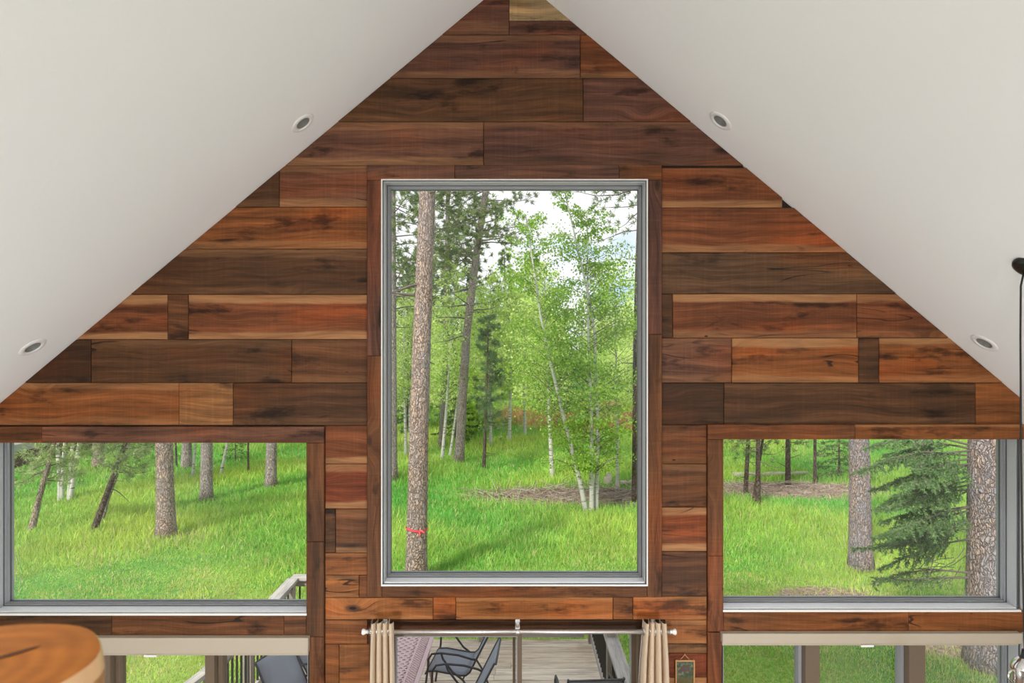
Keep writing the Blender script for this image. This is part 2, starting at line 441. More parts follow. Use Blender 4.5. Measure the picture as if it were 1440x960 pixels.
B=[ # px0,px1,py0,py1,tone,sapwood top,bottom
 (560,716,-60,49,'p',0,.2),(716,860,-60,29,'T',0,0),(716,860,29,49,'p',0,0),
 (520,816,49,110,'p',.25,.3),(816,920,49,110,'r',0,.4),
 (440,820,110,171,'d',0,.1),(820,1000,110,171,'p',0,0),
 (380,680,171,233,'t',.3,.5),(680,1070,171,233,'p',.2,.1),
 (320,393,233,291,'d',0,.2),(393,517,233,291,'t',.4,.5),
 (240,517,291,350,'o',0,.4),(170,517,350,414,'d',.3,.1),
 (90,236,414,477,'r',.9,.9),(236,265,414,477,'m',0,0),(265,517,414,477,'r',.9,.9),
 (30,128,477,538,'k',0,0),(128,410,477,538,'d',.2,0),(410,517,477,538,'m',.1,.2),
 (-70,252,538,598,'o',.5,.3),(252,328,538,598,'l',.2,.2),(328,517,538,598,'d',0,.1),
 (930,1100,236,292,'r',.1,.8),(930,1210,292,355,'r',0,.55),(930,1290,355,413,'g',0,0),
 (930,946,413,475,'d',0,0),(946,1205,413,475,'r',.9,.5),(1205,1360,413,475,'r',.5,.2),
 (930,1029,475,538,'t',.2,.2),(1029,1207,475,538,'o',.9,.5),(1207,1236,475,538,'d',0,0),(1236,1430,475,538,'o',.8,.3),
 (930,1018,538,597,'k',0,0),(1018,1372,538,597,'d',.1,.1),(1372,1445,538,597,'o',0,0),
 (457,517,598,652,'r',0,.9),(457,517,652,715,'R',.6,.9),(457,472,715,777,'d',0,0),(472,517,715,777,'m',.2,.7),
 (457,517,777,808,'o',.2,.2),(457,505,808,840,'O',.3,.3),(505,517,808,840,'o',0,0),
 (930,994,597,652,'m',0,.1),(930,994,652,713,'m',.3,0),(930,994,713,775,'r',.8,.9),(930,994,775,838,'m',0,0),
 (457,609,840,871,'O',.1,.3),(609,641,839,871,'o',0,0),(641,862,839,871,'O',.4,.3),(862,890,839,871,'o',0,0),(890,994,838,871,'O',.3,.3),
 (457,517,871,905,'o',.1,.2),(457,477,905,965,'o',0,.1),(477,520,905,965,'O',0,.3),(935,994,871,905,'O',.4,.4),(935,994,905,918,'l',0,0),(935,994,918,952,'R',0,0),(935,994,952,1010,'o',.7,0),
 (517,935,871,886,'k',0,.1),(517,543,886,1000,'d',0,0),(903,935,886,1000,'m',0,0),
 (457,543,965,1030,'r',.2,.2),(457,543,1030,1092,'o',.3,0),(457,543,1092,1160,'m',0,.4),(457,543,1160,1230,'r',.5,0),(457,543,1230,1290,'d',0,0),
 (903,994,1010,1070,'m',.2,.2),(903,994,1070,1130,'o',.5,.3),(903,994,1130,1200,'d',0,0),(903,994,1200,1290,'r',0,.4),
 (-24,437,1176,1232,'m',.2,0),(-24,437,1232,1290,'d',0,.3),(1012,1437,1176,1232,'o',0,.4),(1012,1437,1232,1290,'m',0,0),
]
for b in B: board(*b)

# openings in pixels of the wall plane: x0,x1,y0,y1
OP={'c':(537,910,253,822),'ul':(-12,438,617,863),'ur':(1010,1432,612,858),'ll':(-12,436,893,1172),'lr':(1014,1434,886,1172),'d':(543,903,884,1292)}
# core of the wall behind the boards
xs=sorted({XL,XR}|{wx(o[i]) for o in OP.values() for i in (0,1)})
zs=sorted({-0.05,AZ+.1}|{wz(o[i]) for o in OP.values() for i in (2,3)}|{wz(440),wz(150)})
opw=[(wx(o[0]),wx(o[1]),wz(o[3]),wz(o[2])) for o in OP.values()]
for i in range(len(xs)-1):
    for j in range(len(zs)-1):
        cx=(xs[i]+xs[i+1])/2; cz=(zs[j]+zs[j+1])/2
        if any(a<cx<b and c<cz<d for a,b,c,d in opw): continue
        poly=clip_gable([(xs[i],zs[j]),(xs[i+1],zs[j]),(xs[i+1],zs[j+1]),(xs[i],zs[j+1])])
        if len(poly)<3: continue
        n=len(poly)
        V=[(p[0],WY+.02,p[1]) for p in poly]+[(p[0],WY+.20,p[1]) for p in poly]
        wall.add(V,[tuple(range(n))],1)
        wall.add(V,[tuple(range(2*n-1,n-1,-1))]+[(i2,n+i2,n+(i2+1)%n,(i2+1)%n) for i2 in range(n)],2)
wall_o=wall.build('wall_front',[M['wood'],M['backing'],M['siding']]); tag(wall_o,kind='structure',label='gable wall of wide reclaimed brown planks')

# casings round the windows: structure
def casing(name,label,boards):
    mb=MB()
    for (a,b,c,d,t,v,*r) in boards: board(a,b,c,d,t,front=WY-.022-random.uniform(0,.001),vert=v,mb=mb,gap=.0008,st=r[0] if r else 0,gable=False)
    tag(mb.build(name,M['wood']),label,kind='structure')
casing('trim_1','plank casing round the tall centre window',[(517,640,233,254,'t',0),(640,870,233,254,'t',0),(870,930,233,254,'m',0),
   (517,538,254,500,'p',1),(517,538,500,838,'m',1),(909,930,254,470,'p',1),(909,930,470,838,'m',1),(538,909,821,838,'m',0)])
casing('trim_2','plank casing round the left windows',[(-24,62,599,622,'m',0),(62,457,599,622,'t',0),(432,457,622,760,'m',1),(432,457,760,893,'d',1),(-24,160,862,893,'d',0),(160,401,862,893,'m',0),(401,432,862,893,'m',0),(436,457,893,1172,'m',1)])
casing('trim_3','plank casing round the right windows',[(994,1200,596,617,'m',0),(1200,1437,596,617,'o',0,.5),(994,1016,617,780,'m',1),(994,1016,780,886,'r',1),(1016,1275,857,887,'o',0),(1275,1436,857,887,'o',0),(994,1014,887,1172,'r',1)])

# ---------------------------------------------------------------- windows
def rect_ring(mb, x0,x1,z0,z1, wl,wr,wb,wt, y0,y1, mi=0):
    mb.box((x0,y0,z0),(x1,y1,z0+wb),mi); mb.box((x0,y0,z1-wt),(x1,y1,z1),mi)
    mb.box((x0,y0,z0+wb),(x0+wl,y1,z1-wt),mi); mb.box((x1-wr,y0,z0+wb),(x1,y1,z1-wt),mi)

def window(name,label,key,mulls=()):
    o=OP[key]; x0,x1,z1,z0=wx(o[0]),wx(o[1]),wz(o[2]),wz(o[3])
    w=empty(name,((x0+x1)/2,WY+.05,z0)); tag(w,label,kind='structure')
    inv=Matrix.Translation(-Vector(w.location))
    def fin(mb,nm,mat):
        ob=mb.build(nm,mat,w); ob.data.transform(inv); return ob
    m=MB()
    if key=='c': rect_ring(m,x0,x1,z0,z1,.0075,.0075,.010,.006,WY-.026,WY+.03)
    else: m.box((x0+(.026 if key=='ur' else 0),WY-.026,z0),(x1-(.026 if key=='ul' else 0),WY+.03,z0+.013))
    fin(m,'edge_bead',M['vinylw'])
    m=MB(); rect_ring(m,x0+.006,x1-.006,z0+.006,z1-.006,.012,.012,.014,.012,WY+.0,WY+.16); fin(m,'jamb_liner',M['liner'])
    m=MB(); m.box((x0+.018,WY-.006,z0+.012),(x1-.018,WY+.082,z0+.0215),0,.002); fin(m,'sill',M['sill'])
    m=MB(); e=.017; rect_ring(m,x0+e,x1-e,z0+e,z1-e,.014,.014,.018,.014,WY+.085,WY+.15)
    e=.029; rect_ring(m,x0+e,x1-e,z0+e,z1-e,.012,.012,.014,.012,WY+.10,WY+.15); fin(m,'sash',M['vinyl'])
    e=.034; m=MB(); rect_ring(m,x0+e,x1-e,z0+e,z1-e,.010,.010,.012,.010,WY+.112,WY+.124)
    rect_ring(m,x0+.018,x1-.018,z0+.018,z1-.018,.005,.005,.006,.005,WY+.080,WY+.09); rect_ring(m,x0+.0075,x1-.0075,z0+.010,z1-.006,.004,.004,.003,.004,WY-.012,WY+.03); fin(m,'gasket',M['vinyld'])
    if not mulls:
        m=MB(); m.box((x0+.035,WY+.118,z0+.035),(x1-.035,WY+.122,z1-.035)); fin(m,'glass_pane',M['glass'])
    else:
        cuts=[x0+.035]
        for (a,b) in mulls:
            m=MB(); m.box((a,WY+.0,z0+.02),(b-.03,WY+.14,z1-.02),0,.003); m.box((b-.03,WY+.06,z0+.02),(b,WY+.14,z1-.02),0,.003)
            fin(m,'mullion',M['tanframe'])
            m=MB(); m.box((a-.022,WY+.06,z0+.02),(a,WY+.13,z1-.02),0,.002); fin(m,'sash_edge',M['vinyl'])
            cuts += [a,b]
        cuts.append(x1-.035)
        for k in range(0,len(cuts),2):
            m=MB(); m.box((cuts[k],WY+.10,z0+.035),(cuts[k+1],WY+.104,z1-.035)); fin(m,'glass_pane',M['glass'])
    return w
window('window_1','tall picture window in the middle of the plank wall','c')
window('window_2','wide upper window on the left','ul')
window('window_3','wide upper window on the right','ur')
def mx(px): return (px-720)/F*(WY+.02)
window('window_4','lower left window with three lights','ll',[(mx(150)-.02,mx(167)-.02),(mx(290),mx(309))])
window('window_5','lower right window with three lights','lr',[(mx(1131),mx(1157)),(mx(1276),mx(1305))])

# sliding door
o=OP['d']; x0,x1,z1,z0=wx(o[0]),wx(o[1]),wz(o[2]),.0
d=empty('door_1',((x0+x1)/2,WY+.05,0)); tag(d,'sliding glass patio door under the tall window',kind='structure')
inv=Matrix.Translation(-Vector(d.location))
def dfin(mb,nm,mat):
    ob=mb.build(nm,mat,d); ob.data.transform(inv); return ob
m=MB(); rect_ring(m,x0,x1,z0,z1,.03,.03,.03,.03,WY-.005,WY+.15); dfin(m,'door_frame',M['tanframe'])
mid=(727-720)/F*WY
for (a,b,yy,nm) in ((x0+.03,mid+.035,WY+.02,'sliding_panel'),(mid-.03,x1-.03,WY+.075,'fixed_panel')):
    m=MB(); rect_ring(m,a,b,.03,z1-.03,.03 if nm=='sliding_panel' else .02,.03,.09,.03,yy,yy+.045)
    p=dfin(m,nm,M['tanframe'])
    m=MB(); rect_ring(m,a+.03,b-.03,.12,z1-.06,.008,.008,.008,.008,yy+.005,yy+.04); g=m.build('glazing_bead',M['vinyl'],p); g.data.transform(inv)
    m=MB(); m.box((a+.03,yy+.02,.12),(b-.03,yy+.024,z1-.06)); g=m.build('glass_pane',M['glass'],p); g.data.transform(inv)
m=MB(); m.tube([(x0+.052,WY+.02,.95),(x0+.052,WY-.03,.97),(x0+.052,WY-.03,1.15),(x0+.052,WY+.02,1.17)],.008,8); dfin(m,'door_handle',M['black'])

# ---------------------------------------------------------------- room shell
def struct(name,mb,mat,label=None): return tag(mb.build(name,mat),label,kind='structure')
YB=-3.2
# ceiling slopes with real holes for the recessed lights
def light_pos(px,py):
    dx,dz=(px-720)/F,(480-py)/F
    if dx<0: y=(AZ-CAMZ-AX*SL)/(dz-dx*SL)
    else: y=(AZ-CAMZ+AX*SR)/(dz+dx*SR)
    return Vector((dx*y,y,CAMZ+dz*y))
LP=[light_pos(426,173),light_pos(46,488),light_pos(1013,170),light_pos(1384,482)]
RH=.050
bm=bmesh.new()
for side in (0,1):
    xe=XL if side==0 else XR
    n=Vector((SL,0,-1)).normalized() if side==0 else Vector((-SR,0,-1)).normalized()
    ex=Vector((-1,0,-SL)).normalized() if side==0 else Vector((1,0,-SR)).normalized()
    ey=Vector((0,1,0))
    loops=[]
    outer=[bm.verts.new((x,y,ceil_z(x) if x!=AX else AZ)) for x,y in ((AX,YB),(xe,YB),(xe,WY+.2),(AX,WY+.2))]
    edges=[bm.edges.new((outer[i],outer[(i+1)%4])) for i in range(4)]
    for c in LP[side*2:side*2+2]:
        ring=[bm.verts.new(c+ex*RH*math.cos(2*PI*k/28)+ey*RH*math.sin(2*PI*k/28)) for k in range(28)]
        edges+=[bm.edges.new((ring[i],ring[(i+1)%28])) for i in range(28)]
    r=bmesh.ops.triangle_fill(bm,use_beauty=True,use_dissolve=False,edges=edges,normal=n)
me=bpy.data.meshes.new('ceiling'); bm.to_mesh(me); bm.free(); me.materials.append(M['ceil'])
co=bpy.data.objects.new('ceiling',me); COL.objects.link(co); tag(co,'white plaster vaulted ceiling',kind='structure')
# roof above it
m=MB()
for (xa,xb,sl) in ((AX,XL-.55,SL),(AX,XR+.55,SR)):
    za,zb=AZ+.16,AZ+.16-abs(xb-AX)*sl
    V=[(xa,YB-.4,za),(xb,YB-.4,zb),(xb,WY+.85,zb),(xa,WY+.85,za)]
    V2=[(p[0],p[1],p[2]+.16) for p in V]
    m.add(V+V2,[(0,1,2,3),(7,6,5,4),(0,4,5,1),(1,5,6,2),(2,6,7,3),(3,7,4,0)])
struct('roof',m,M['roof'],'grey shingle roof')
m=MB(); m.box((XL-.2,YB-.2,-.12),(XR+.2,WY+.02,0)); struct('floor',m,M['floorw'],'brown main floor')
m=MB(); m.box((XL,YB,2.26),(XR,1.25,2.5)); struct('floor_loft',m,M['floorw'],'loft floor')
for nm,xa,xb in (('wall_left',XL-.18,XL),('wall_right',XR,XR+.18)):
    m=MB(); m.box((xa,YB,-.05),(xb,WY+.2,ceil_z(XL if xa<0 else XR)+.0)); struct(nm,m,M['wallp'],'white plaster side wall')
m=MB(); poly=[(XL-.18,-.05),(XR+.18,-.05),(XR+.18,ceil_z(XR)),(AX,AZ),(XL-.18,ceil_z(XL))]
V=[(p[0],YB,p[1]) for p in poly]+[(p[0],YB-.18,p[1]) for p in poly]
m.add(V,[(0,1,2,3,4),(9,8,7,6,5)]+[(i,5+i,5+(i+1)%5,(i+1)%5) for i in range(5)]); struct('wall_back',m,M['wallp'],'white plaster back wall')
m=MB(); m.box((XL-.2,WY+.03,-1.2),(XR+.2,WY+.21,-.05)); m.box((XL-.2,YB-.2,-1.2),(XL,WY+.03,-.12)); m.box((XR,YB-.2,-1.2),(XR+.2,WY+.03,-.12)); struct('foundation_wall',m,M['siding'],'house foundation')

# ---------------------------------------------------------------- recessed lights
RLAB=['white recessed light nearest the ridge on the left slope','white recessed light low on the left slope beside the frame edge',
      'white recessed light nearest the ridge on the right slope','white recessed light low on the right slope near the hanging cord']
for i,c in enumerate(LP):
    n=Vector((SL,0,-1)).normalized() if i<2 else Vector((-SR,0,-1)).normalized()
    ex=Vector((0,1,0)).cross(n)
    r=empty('recessed_light',c); tag(r,RLAB[i],'ceiling light','recessed lights in the vaulted ceiling')
    m=MB(); m.lathe([(.049,-.002),(.050,.004),(.062,.007),(.082,.004),(.086,.0),(.086,-.002)],(0,0,0),36,n); m.build('trim_ring',M['white'],r)
    m=MB(); m.lathe([(.049,.002),(.046,-.02),(.042,-.06),(.040,-.075)],(0,0,0),36,n); m.build('baffle',M['baffle'],r)
    m=MB(); m.lathe([(.040,-.070),(.030,-.045),(.018,-.036),(.0001,-.033)],(0,0,0),28,n); m.build('bulb',M['lens'],r)

# ---------------------------------------------------------------- hanging pendant
pc=Vector((2.645,3.21,0)); pc.z=ceil_z(pc.x)
n=Vector((-SR,0,-1)).normalized()
r=empty('pendant_lamp',pc); tag(r,'silver jar pendant hanging on a black cord at the right wall','pendant lamp')
m=MB(); m.lathe([(.068,.0),(.068,.010),(.062,.022),(.045,.028),(.012,.031),(.0001,.031)],(0,0,0),32,n); m.build('canopy',M['black'],r)
lz=CAMZ-(921-480)/F*3.21-pc.z
lx=(1441-720)/F*3.21-pc.x
m=MB(); m.tube([(n*.028),(-.035,0,-.10),(-.037,0,-.35),(-.034,0,-.9),(-.026,0,lz*.75),(lx,0,lz+.02)],.0045,8); m.build('cord',M['blackcord'],r)
m=MB(); m.lathe([(.0001,.03),(.012,.03),(.016,.0),(.024,-.01),(.026,-.035),(.0001,-.035)],(lx,0,lz),24); m.build('socket',M['black'],r)
m=MB(); m.lathe([(.024,-.012),(.036,-.022),(.052,-.040),(.060,-.062),(.062,-.09),(.062,-.20),(.058,-.215),(.056,-.20),(.056,-.09),(.05,-.05),(.025,-.03)],(lx,0,lz),36); m.build('shade',M['chrome'],r)
m=MB(); m.tube([(lx-.061,0,lz-.075),(lx-.080,0,lz-.085),(lx-.086,0,lz-.115),(lx-.064,0,lz-.14)],.004,8); m.build('wire_bail',M['chrome'],r)
m=MB(); m.lathe([(.0001,-.035),(.014,-.04),(.016,-.07),(.030,-.11),(.028,-.14),(.0001,-.16)],(lx,0,lz),20); m.build('bulb',M['lens'],r)

# ---------------------------------------------------------------- log newel post in the foreground
def mat_logend():
    t=NT('log_end_grain')
    co=t.n('ShaderNodeTexCoord').outputs['Object']
    sp=t.n('ShaderNodeSeparateXYZ',{0:co}).outputs
    rad=t.n('ShaderNodeVectorMath',{0:t.n('ShaderNodeCombineXYZ',{0:sp[0],1:sp[1],2:0.0}).outputs[0]},operation='LENGTH').outputs['Value']
    n=t.noise(co,9,3); n2=t.noise(t.vmul(co,(10,28,10)),1.0,4)
    ring=t.n('ShaderNodeMath',{0:t.math('ADD',t.math('MULTIPLY',rad,260.0),t.math('MULTIPLY',n,9.0))},operation='SINE').outputs[0]
    c=t.mix(t.math('MULTIPLY_ADD',ring,.5),(.45,.135,.014),(.54,.175,.020))
    c=t.mix(1.0,c,t.ramp(n2,[(.3,.78),(.6,1.05),(.8,1.2)]),'MULTIPLY')
    return t.pbr(c,.42,t.bump(n2,.1,.002),0,.18)
def mat_logside():
    t=NT('log_side_varnished')
    co=t.n('ShaderNodeTexCoord').outputs['Object']
    n2=t.noise(t.vmul(co,(30,30,2.5)),1.0,5,.6)
    c=t.mix(n2,(.17,.065,.02),(.42,.20,.07))
    return t.pbr(c,.3,t.bump(n2,.15,.002),0,.5)
PC=Vector((-.570,.654,2.5)); PR=.120; PH=3.715-2.5
r=empty('log_newel_post',PC); tag(r,'varnished round log post at the lower left corner','log post')
rg=random.Random(3)
m=MB(); nn=48; rows=[(0,1.04),(.3,1.02),(.6,1.0),(PH-.05,1.0),(PH-.02,1.0)]
def lr(a,k): return PR*k*(1+.018*math.sin(3*a+.6)+.012*math.sin(7*a))
V=[]; 
for (h,k) in rows:
    for i in range(nn):
        a=2*PI*i/nn; V.append((lr(a,k)*math.cos(a),lr(a,k)*math.sin(a),h))
Fc=[(q*nn+i,q*nn+(i+1)%nn,(q+1)*nn+(i+1)%nn,(q+1)*nn+i) for q in range(len(rows)-1) for i in range(nn)]
m.add(V,Fc,0,True); m.build('log_body',mat_logside(),r)
m=MB(); V=[]
prof=[(PH-.02,1.0),(PH-.010,.99),(PH-.003,.98),(PH-.0008,.965)]
for (h,k) in prof:
    for i in range(nn):
        a=2*PI*i/nn; V.append((lr(a,k)*math.cos(a),lr(a,k)*math.sin(a),h))
Fc=[(q*nn+i,q*nn+(i+1)%nn,(q+1)*nn+(i+1)%nn,(q+1)*nn+i) for q in range(len(prof)-1) for i in range(nn)]
m.add(V,Fc,0,True); m.build('chamfered_rim',plain('log_rim_pale',(.60,.36,.19),.22,nscale=25,namt=.2),r)
m=MB(); V=[(0,0,PH)]
for q,k in enumerate((.3,.6,.965)):
    for i in range(nn):
        a=2*PI*i/nn; V.append((lr(a,k)*math.cos(a),lr(a,k)*math.sin(a),PH-(.0008 if k==.965 else 0)))
Fc=[(0,1+i,1+(i+1)%nn) for i in range(nn)]+[(1+q*nn+i,1+(q+1)*nn+i,1+(q+1)*nn+(i+1)%nn,1+q*nn+(i+1)%nn) for q in range(2) for i in range(nn)]
m.add(V,Fc,0,True); m.build('cut_end',mat_logend(),r)
m=MB(); V=[(.004,.020,PH+.0008),(.020,.030,PH+.0008),(.034,.047,PH+.0008),(.037,.056,PH+.0008),(.026,.049,PH+.0008),(.008,.030,PH+.0008)]
m.add(V,[tuple(range(6))]); m.build('drying_check',plain('log_crack_dark',(.10,.032,.012),.7),r)

# ---------------------------------------------------------------- roller blinds
def blind(px0,px1,py0,py1,label,tabs):
    y0,y1=WY-.035,WY-.004; k=F/(WY-.035)
    X0,X1=(px0-720)/k,(px1-720)/k; Z1,Z0=CAMZ+(480-py0)/k,CAMZ+(480-py1)/k
    r=empty('roller_blind',((X0+X1)/2,WY-.02,Z0)); tag(r,label,'blind','roller blinds over the lower windows')
    inv=Matrix.Translation(-Vector(r.location))
    def f(m,n,mt): o=m.build(n,mt,r); o.data.transform(inv)
    m=MB(); m.box((X0,y0-.03,Z0+.022),(X1,y1,Z1),0,.006); f(m,'cassette',M['blind'])
    m=MB(); m.box((X0+.006,y0-.006,Z0),(X1-.006,y0+.012,Z0+.024),0,.004); f(m,'bottom_rail',M['blind'])
    for t in tabs:
        tx=(t-720)/k; m=MB(); m.box((tx-.045,y0-.018,Z0-.006),(tx+.045,y0-.004,Z0+.010),0,.003); f(m,'pull_tab',M['finial'])
blind(-8,435,894,921,'beige roller blind rolled up above the lower left window',[213])
blind(1014,1433,888,907,'beige roller blind rolled up above the lower right window',[1218])

# ---------------------------------------------------------------- curtain rod and curtains
RY=WY-.085; k=F/RY
RZ=CAMZ-(888-480)/k
r=empty('curtain_rod',(0,RY,RZ)); tag(r,'brushed nickel curtain rod across the patio door','curtain rod')
X0,X1=(518-720)/k,(942-720)/k
m=MB(); m.tube([(X0,0,0),((728-720)/k,0,0),(X1,0,0)],.0145,16); m.build('rod',M['rod'],r)
for xx,sg in ((X0,-1),(X1,1)):
    m=MB(); m.lathe([(.006,0),(.016,.004),(.010,.012),(.018,.024),(.022,.036),(.016,.044),(.0001,.046)],(xx,0,0),20,(sg,0,0)); m.build('finial',M['finial'],r)
for xx in ((728-720)/k,X0+.10,X1-.10):
    m=MB(); m.box((xx-.012,.0,-.005),(xx+.012,.085,.028),0,.003); m.box((xx-.016,.078,-.03),(xx+.016,.0845,.05),0,.003); m.tube([(xx-.014,0,0),(xx+.014,0,0)],.020,14); m.build('bracket',M['rod'],r)
def curtain(pa,pb,pa2,pb2,label,nf):
    xa,xb=(pa-720)/k,(pb-720)/k; xa2,xb2=(pa2-720)/k,(pb2-720)/k
    zt=RZ+.072; zb=.03
    r=empty('curtain',((xa+xb)/2,RY,zb)); tag(r,label,'curtain','grommet curtains at the patio door')
    N=nf*14; zz=[zt,zt-.03,RZ,RZ-.06,RZ-.2,RZ-.5,1.0,.5,zb]
    rg=random.Random(int(pa)); ph=[rg.uniform(-.3,.3) for _ in range(nf*2+2)]
    def pt(i,z,off):
        u=i/N; t=(zt-z)/(zt-zb)
        a=2*PI*nf*u
        s=1/(1+math.exp(-(t*14-1)))
        x=(xa+(xb-xa)*u)*(1-min(1,t*5))+(xa2+(xb2-xa2)*u)*min(1,t*5)
        x+= .0085*math.cos(a)
        amp=.042*(.95+.15*math.sin(u*9))
        y=RY+amp*math.sin(a+.25*math.sin(t*5+u*4))+off
        return (x-r.location.x,min(y,WY-.012+off)-RY,z-zb)
    for nm,off,mt in (('fabric',0,'curtain'),('lining',.004,'lining')):
        V=[];Fc=[]
        for z in zz:
            for i in range(N+1): V.append(pt(i,z,off))
        W=N+1
        for q in range(len(zz)-1):
            for i in range(N): Fc.append((q*W+i,(q+1)*W+i,(q+1)*W+i+1,q*W+i+1))
        m=MB(); m.add(V,Fc,0,True); m.build(nm,M[mt],r)
    for f in range(nf):
        for hh in (0,.5):
            u=(f+hh)/nf
            x=xa+(xb-xa)*u-r.location.x
            m=MB(); m.lathe([(.017,-.003),(.026,-.003),(.027,0),(.026,.004),(.017,.004),(.017,-.003)],(x,0,RZ-zb),16,(.9,.45*(1 if hh==0 else -1),0)); m.build('grommet',M['chrome'],r)
curtain(520,552,517,554,'tan curtain bunched at the left end of the rod',4)
curtain(904,935,896,940,'tan curtain bunched at the right end of the rod',4)

# ---------------------------------------------------------------- little framed picture
k2=F/(WY-.02)
def fp(px,py): return ((px-720)/k2,CAMZ+(480-py)/k2)
cx,_=fp(963.5,0)
r=empty('framed_picture',(cx,WY-.004,fp(0,982)[1])); tag(r,'small copper framed animal picture hanging beside the right curtain','picture')
W2=.068; H=fp(0,928)[1]-fp(0,982)[1]
m=MB(); rect_ring(m,-W2,W2,0,H,.009,.009,.009,.009,-.018,0); m.build('frame',M['gilt'],r)
def mat_pic():
    t=NT('picture_print_green'); co=t.n('ShaderNodeTexCoord').outputs['Object']
    n=t.noise(t.vmul(co,(30,30,45)),1.0,4,.6); z=t.n('ShaderNodeSeparateXYZ',{0:co}).outputs[2]
    hi=t.mix(t.smooth(n,.4,.62),(.025,.055,.02),(.15,.17,.10)); lo=t.mix(n,(.035,.028,.008),(.13,.11,.03))
    return t.pbr(t.mix(t.smooth(z,.13,.165),lo,hi),.35)
m=MB(); m.box((-W2+.006,-.008,.006),(W2-.006,-.002,H-.006)); pic=m.build('print',mat_pic(),r)
m=MB(); zb=H-.098
pts=[(-.046,.012),(-.044,.024),(-.034,.030),(-.028,.045),(-.012,.058),(.008,.060),(.026,.052),(.036,.036),(.038,.012),(.037,.0),(.028,.0),(.025,.016),(.006,.014),(.002,.0),(-.008,.0),(-.010,.016),(-.022,.014),(-.024,.0),(-.031,.0),(-.030,.012),(-.040,.006)]
m.add([(x,-.0086,zb+z) for x,z in pts],[tuple(range(len(pts)))]); m.build('animal_figure',plain('picture_brown_fur',(.085,.045,.035),.6,nscale=200,namt=.5),pic)
m=MB()
for (a,b,z) in ((-.034,.034,.078),(-.03,-.004,.066),(.002,.03,.066),(-.036,.03,.044),(-.02,.02,.030)):
    m.box((a,-.0088,z),(b,-.0082,z+.004))
m.build('caption_lines',plain('picture_caption_straw',(.30,.25,.10),.6),pic)
m=MB(); m.tube([(-.036,-.008,H-.004),(0,-.006,H+.034),(.036,-.008,H-.004)],.0028,8); m.build('hanging_cord',plain('hanging_cord_tan',(.55,.30,.18),.8),r)
m=MB(); m.lathe([(.0045,0),(.005,.008),(.0001,.010)],(0,0,H+.034),12,(0,-1,0)); m.build('nail',M['gilt'],r)

# ---------------------------------------------------------------- deck
DZ=-.10; DX0,DX1,DY0,DY1=-3.10,1.20,WY+.21,8.75
m=MB(); y=DY0
GR=[(.70,.58,.45),(.75,.63,.50),(.64,.53,.41),(.80,.69,.56)]
while y<DY1-.05:
    cut=random.uniform(-1.8,.4)
    for (a,b) in ((DX0,cut-.002),(cut+.002,DX1)):
        m.box((a,y,DZ-.03),(b,min(y+.134,DY1),DZ+random.uniform(-.002,.001)),0,.004,tone=GR[random.randrange(4)])
    y+=.140
m.box((DX0+.05,DY1-.04,DZ-.25),(DX1-.05,DY1,DZ-.031),0,tone=GR[2]); m.box((DX0,DY0,DZ-.25),(DX0+.04,DY1,DZ-.031),0,tone=GR[2],axis=1); m.box((DX1-.04,DY0,DZ-.25),(DX1,DY1,DZ-.031),0,tone=GR[2],axis=1)
for xx in (DX0+.15,-1,DX1-.15):
    for yy in (6.5,DY1-.12): m.box((xx-.06,yy-.06,GZ0-.3),(xx+.06,yy+.06,DZ-.031),0,tone=GR[1],axis=2)
struct('deck',m,M['deck'],'weathered grey board deck outside the patio door')

def railing(name,label,a,b,posts,skip=None,tall=(),extra=None):
    a=Vector(a); b=Vector(b); dr=(b-a).normalized(); L=(b-a).length
    r=empty('deck_railing',a); tag(r,label,'railing','weathered railings round the deck')
    T=lambda t,z: Vector((dr.x*t,dr.y*t,z-a.z))
    m=MB(); m.bar(T(0,.78),T(L,.78),.145,.04,0,(.46,.43,.40)); m.build('cap_rail',M['deck'],r)
    m=MB(); m.bar(T(0,.71),T(L,.71),.04,.09,0,(.36,.33,.30)); m.build('top_rail',M['deck'],r)
    m=MB(); m.bar(T(0,.0),T(L,.0),.04,.085,0,(.44,.41,.38)); m.build('bottom_rail',M['deck'],r)
    for p in posts:
        h=.875 if p in tall else .76
        m=MB(); q=T(p,0); m.box((q.x-.047,q.y-.047,DZ-a.z),(q.x+.047,q.y+.047,h-a.z),0,.004,tone=(.37,.33,.30),axis=2)
        if p in tall: m.box((q.x-.06,q.y-.06,h-.015-a.z),(q.x+.06,q.y+.06,h+.02-a.z),0,.004,tone=(.42,.39,.36))
        m.build('post',M['deck'],r)
    t=.11
    while t<L-.06:
        if all(abs(t-p)>.07 for p in posts):
            m=MB(); q=T(t,0); m.box((q.x-.0095,q.y-.0095,.04-a.z),(q.x+.0095,q.y+.0095,.67-a.z)); m.build('baluster',M['railpaint'],r)
        t+=.112
    return r
rl=railing('deck_railing','grey deck railing along the left side of the deck',(-3.02,6.2,DZ),(-3.02,8.62,DZ),(.05,.97,2.36))
m=MB(); m.box((-.17,-.36,0),(-.06,-.25,.82),0,.004,tone=(.37,.33,.30),axis=2); m.box((-.19,-.38,.80),(-.04,-.23,.845),0,.004,tone=(.42,.39,.36)); m.build('stair_post',M['deck'],rl)
m=MB(); m.bar((-.10,-.24,.86),(0,.1,.88),.10,.04,0,(.44,.41,.38)); m.build('stair_cap',M['deck'],rl)
railing('deck_railing','grey deck railing across the far end of the deck',(-3.06,8.70,DZ),(1.0,8.70,DZ),(1.35,2.65))
railing('deck_railing','grey deck railing on the right side with a square capped post',(1.10,4.7,DZ),(1.10,8.72,DZ),(.3,2.25,3.95),tall=(2.25,))

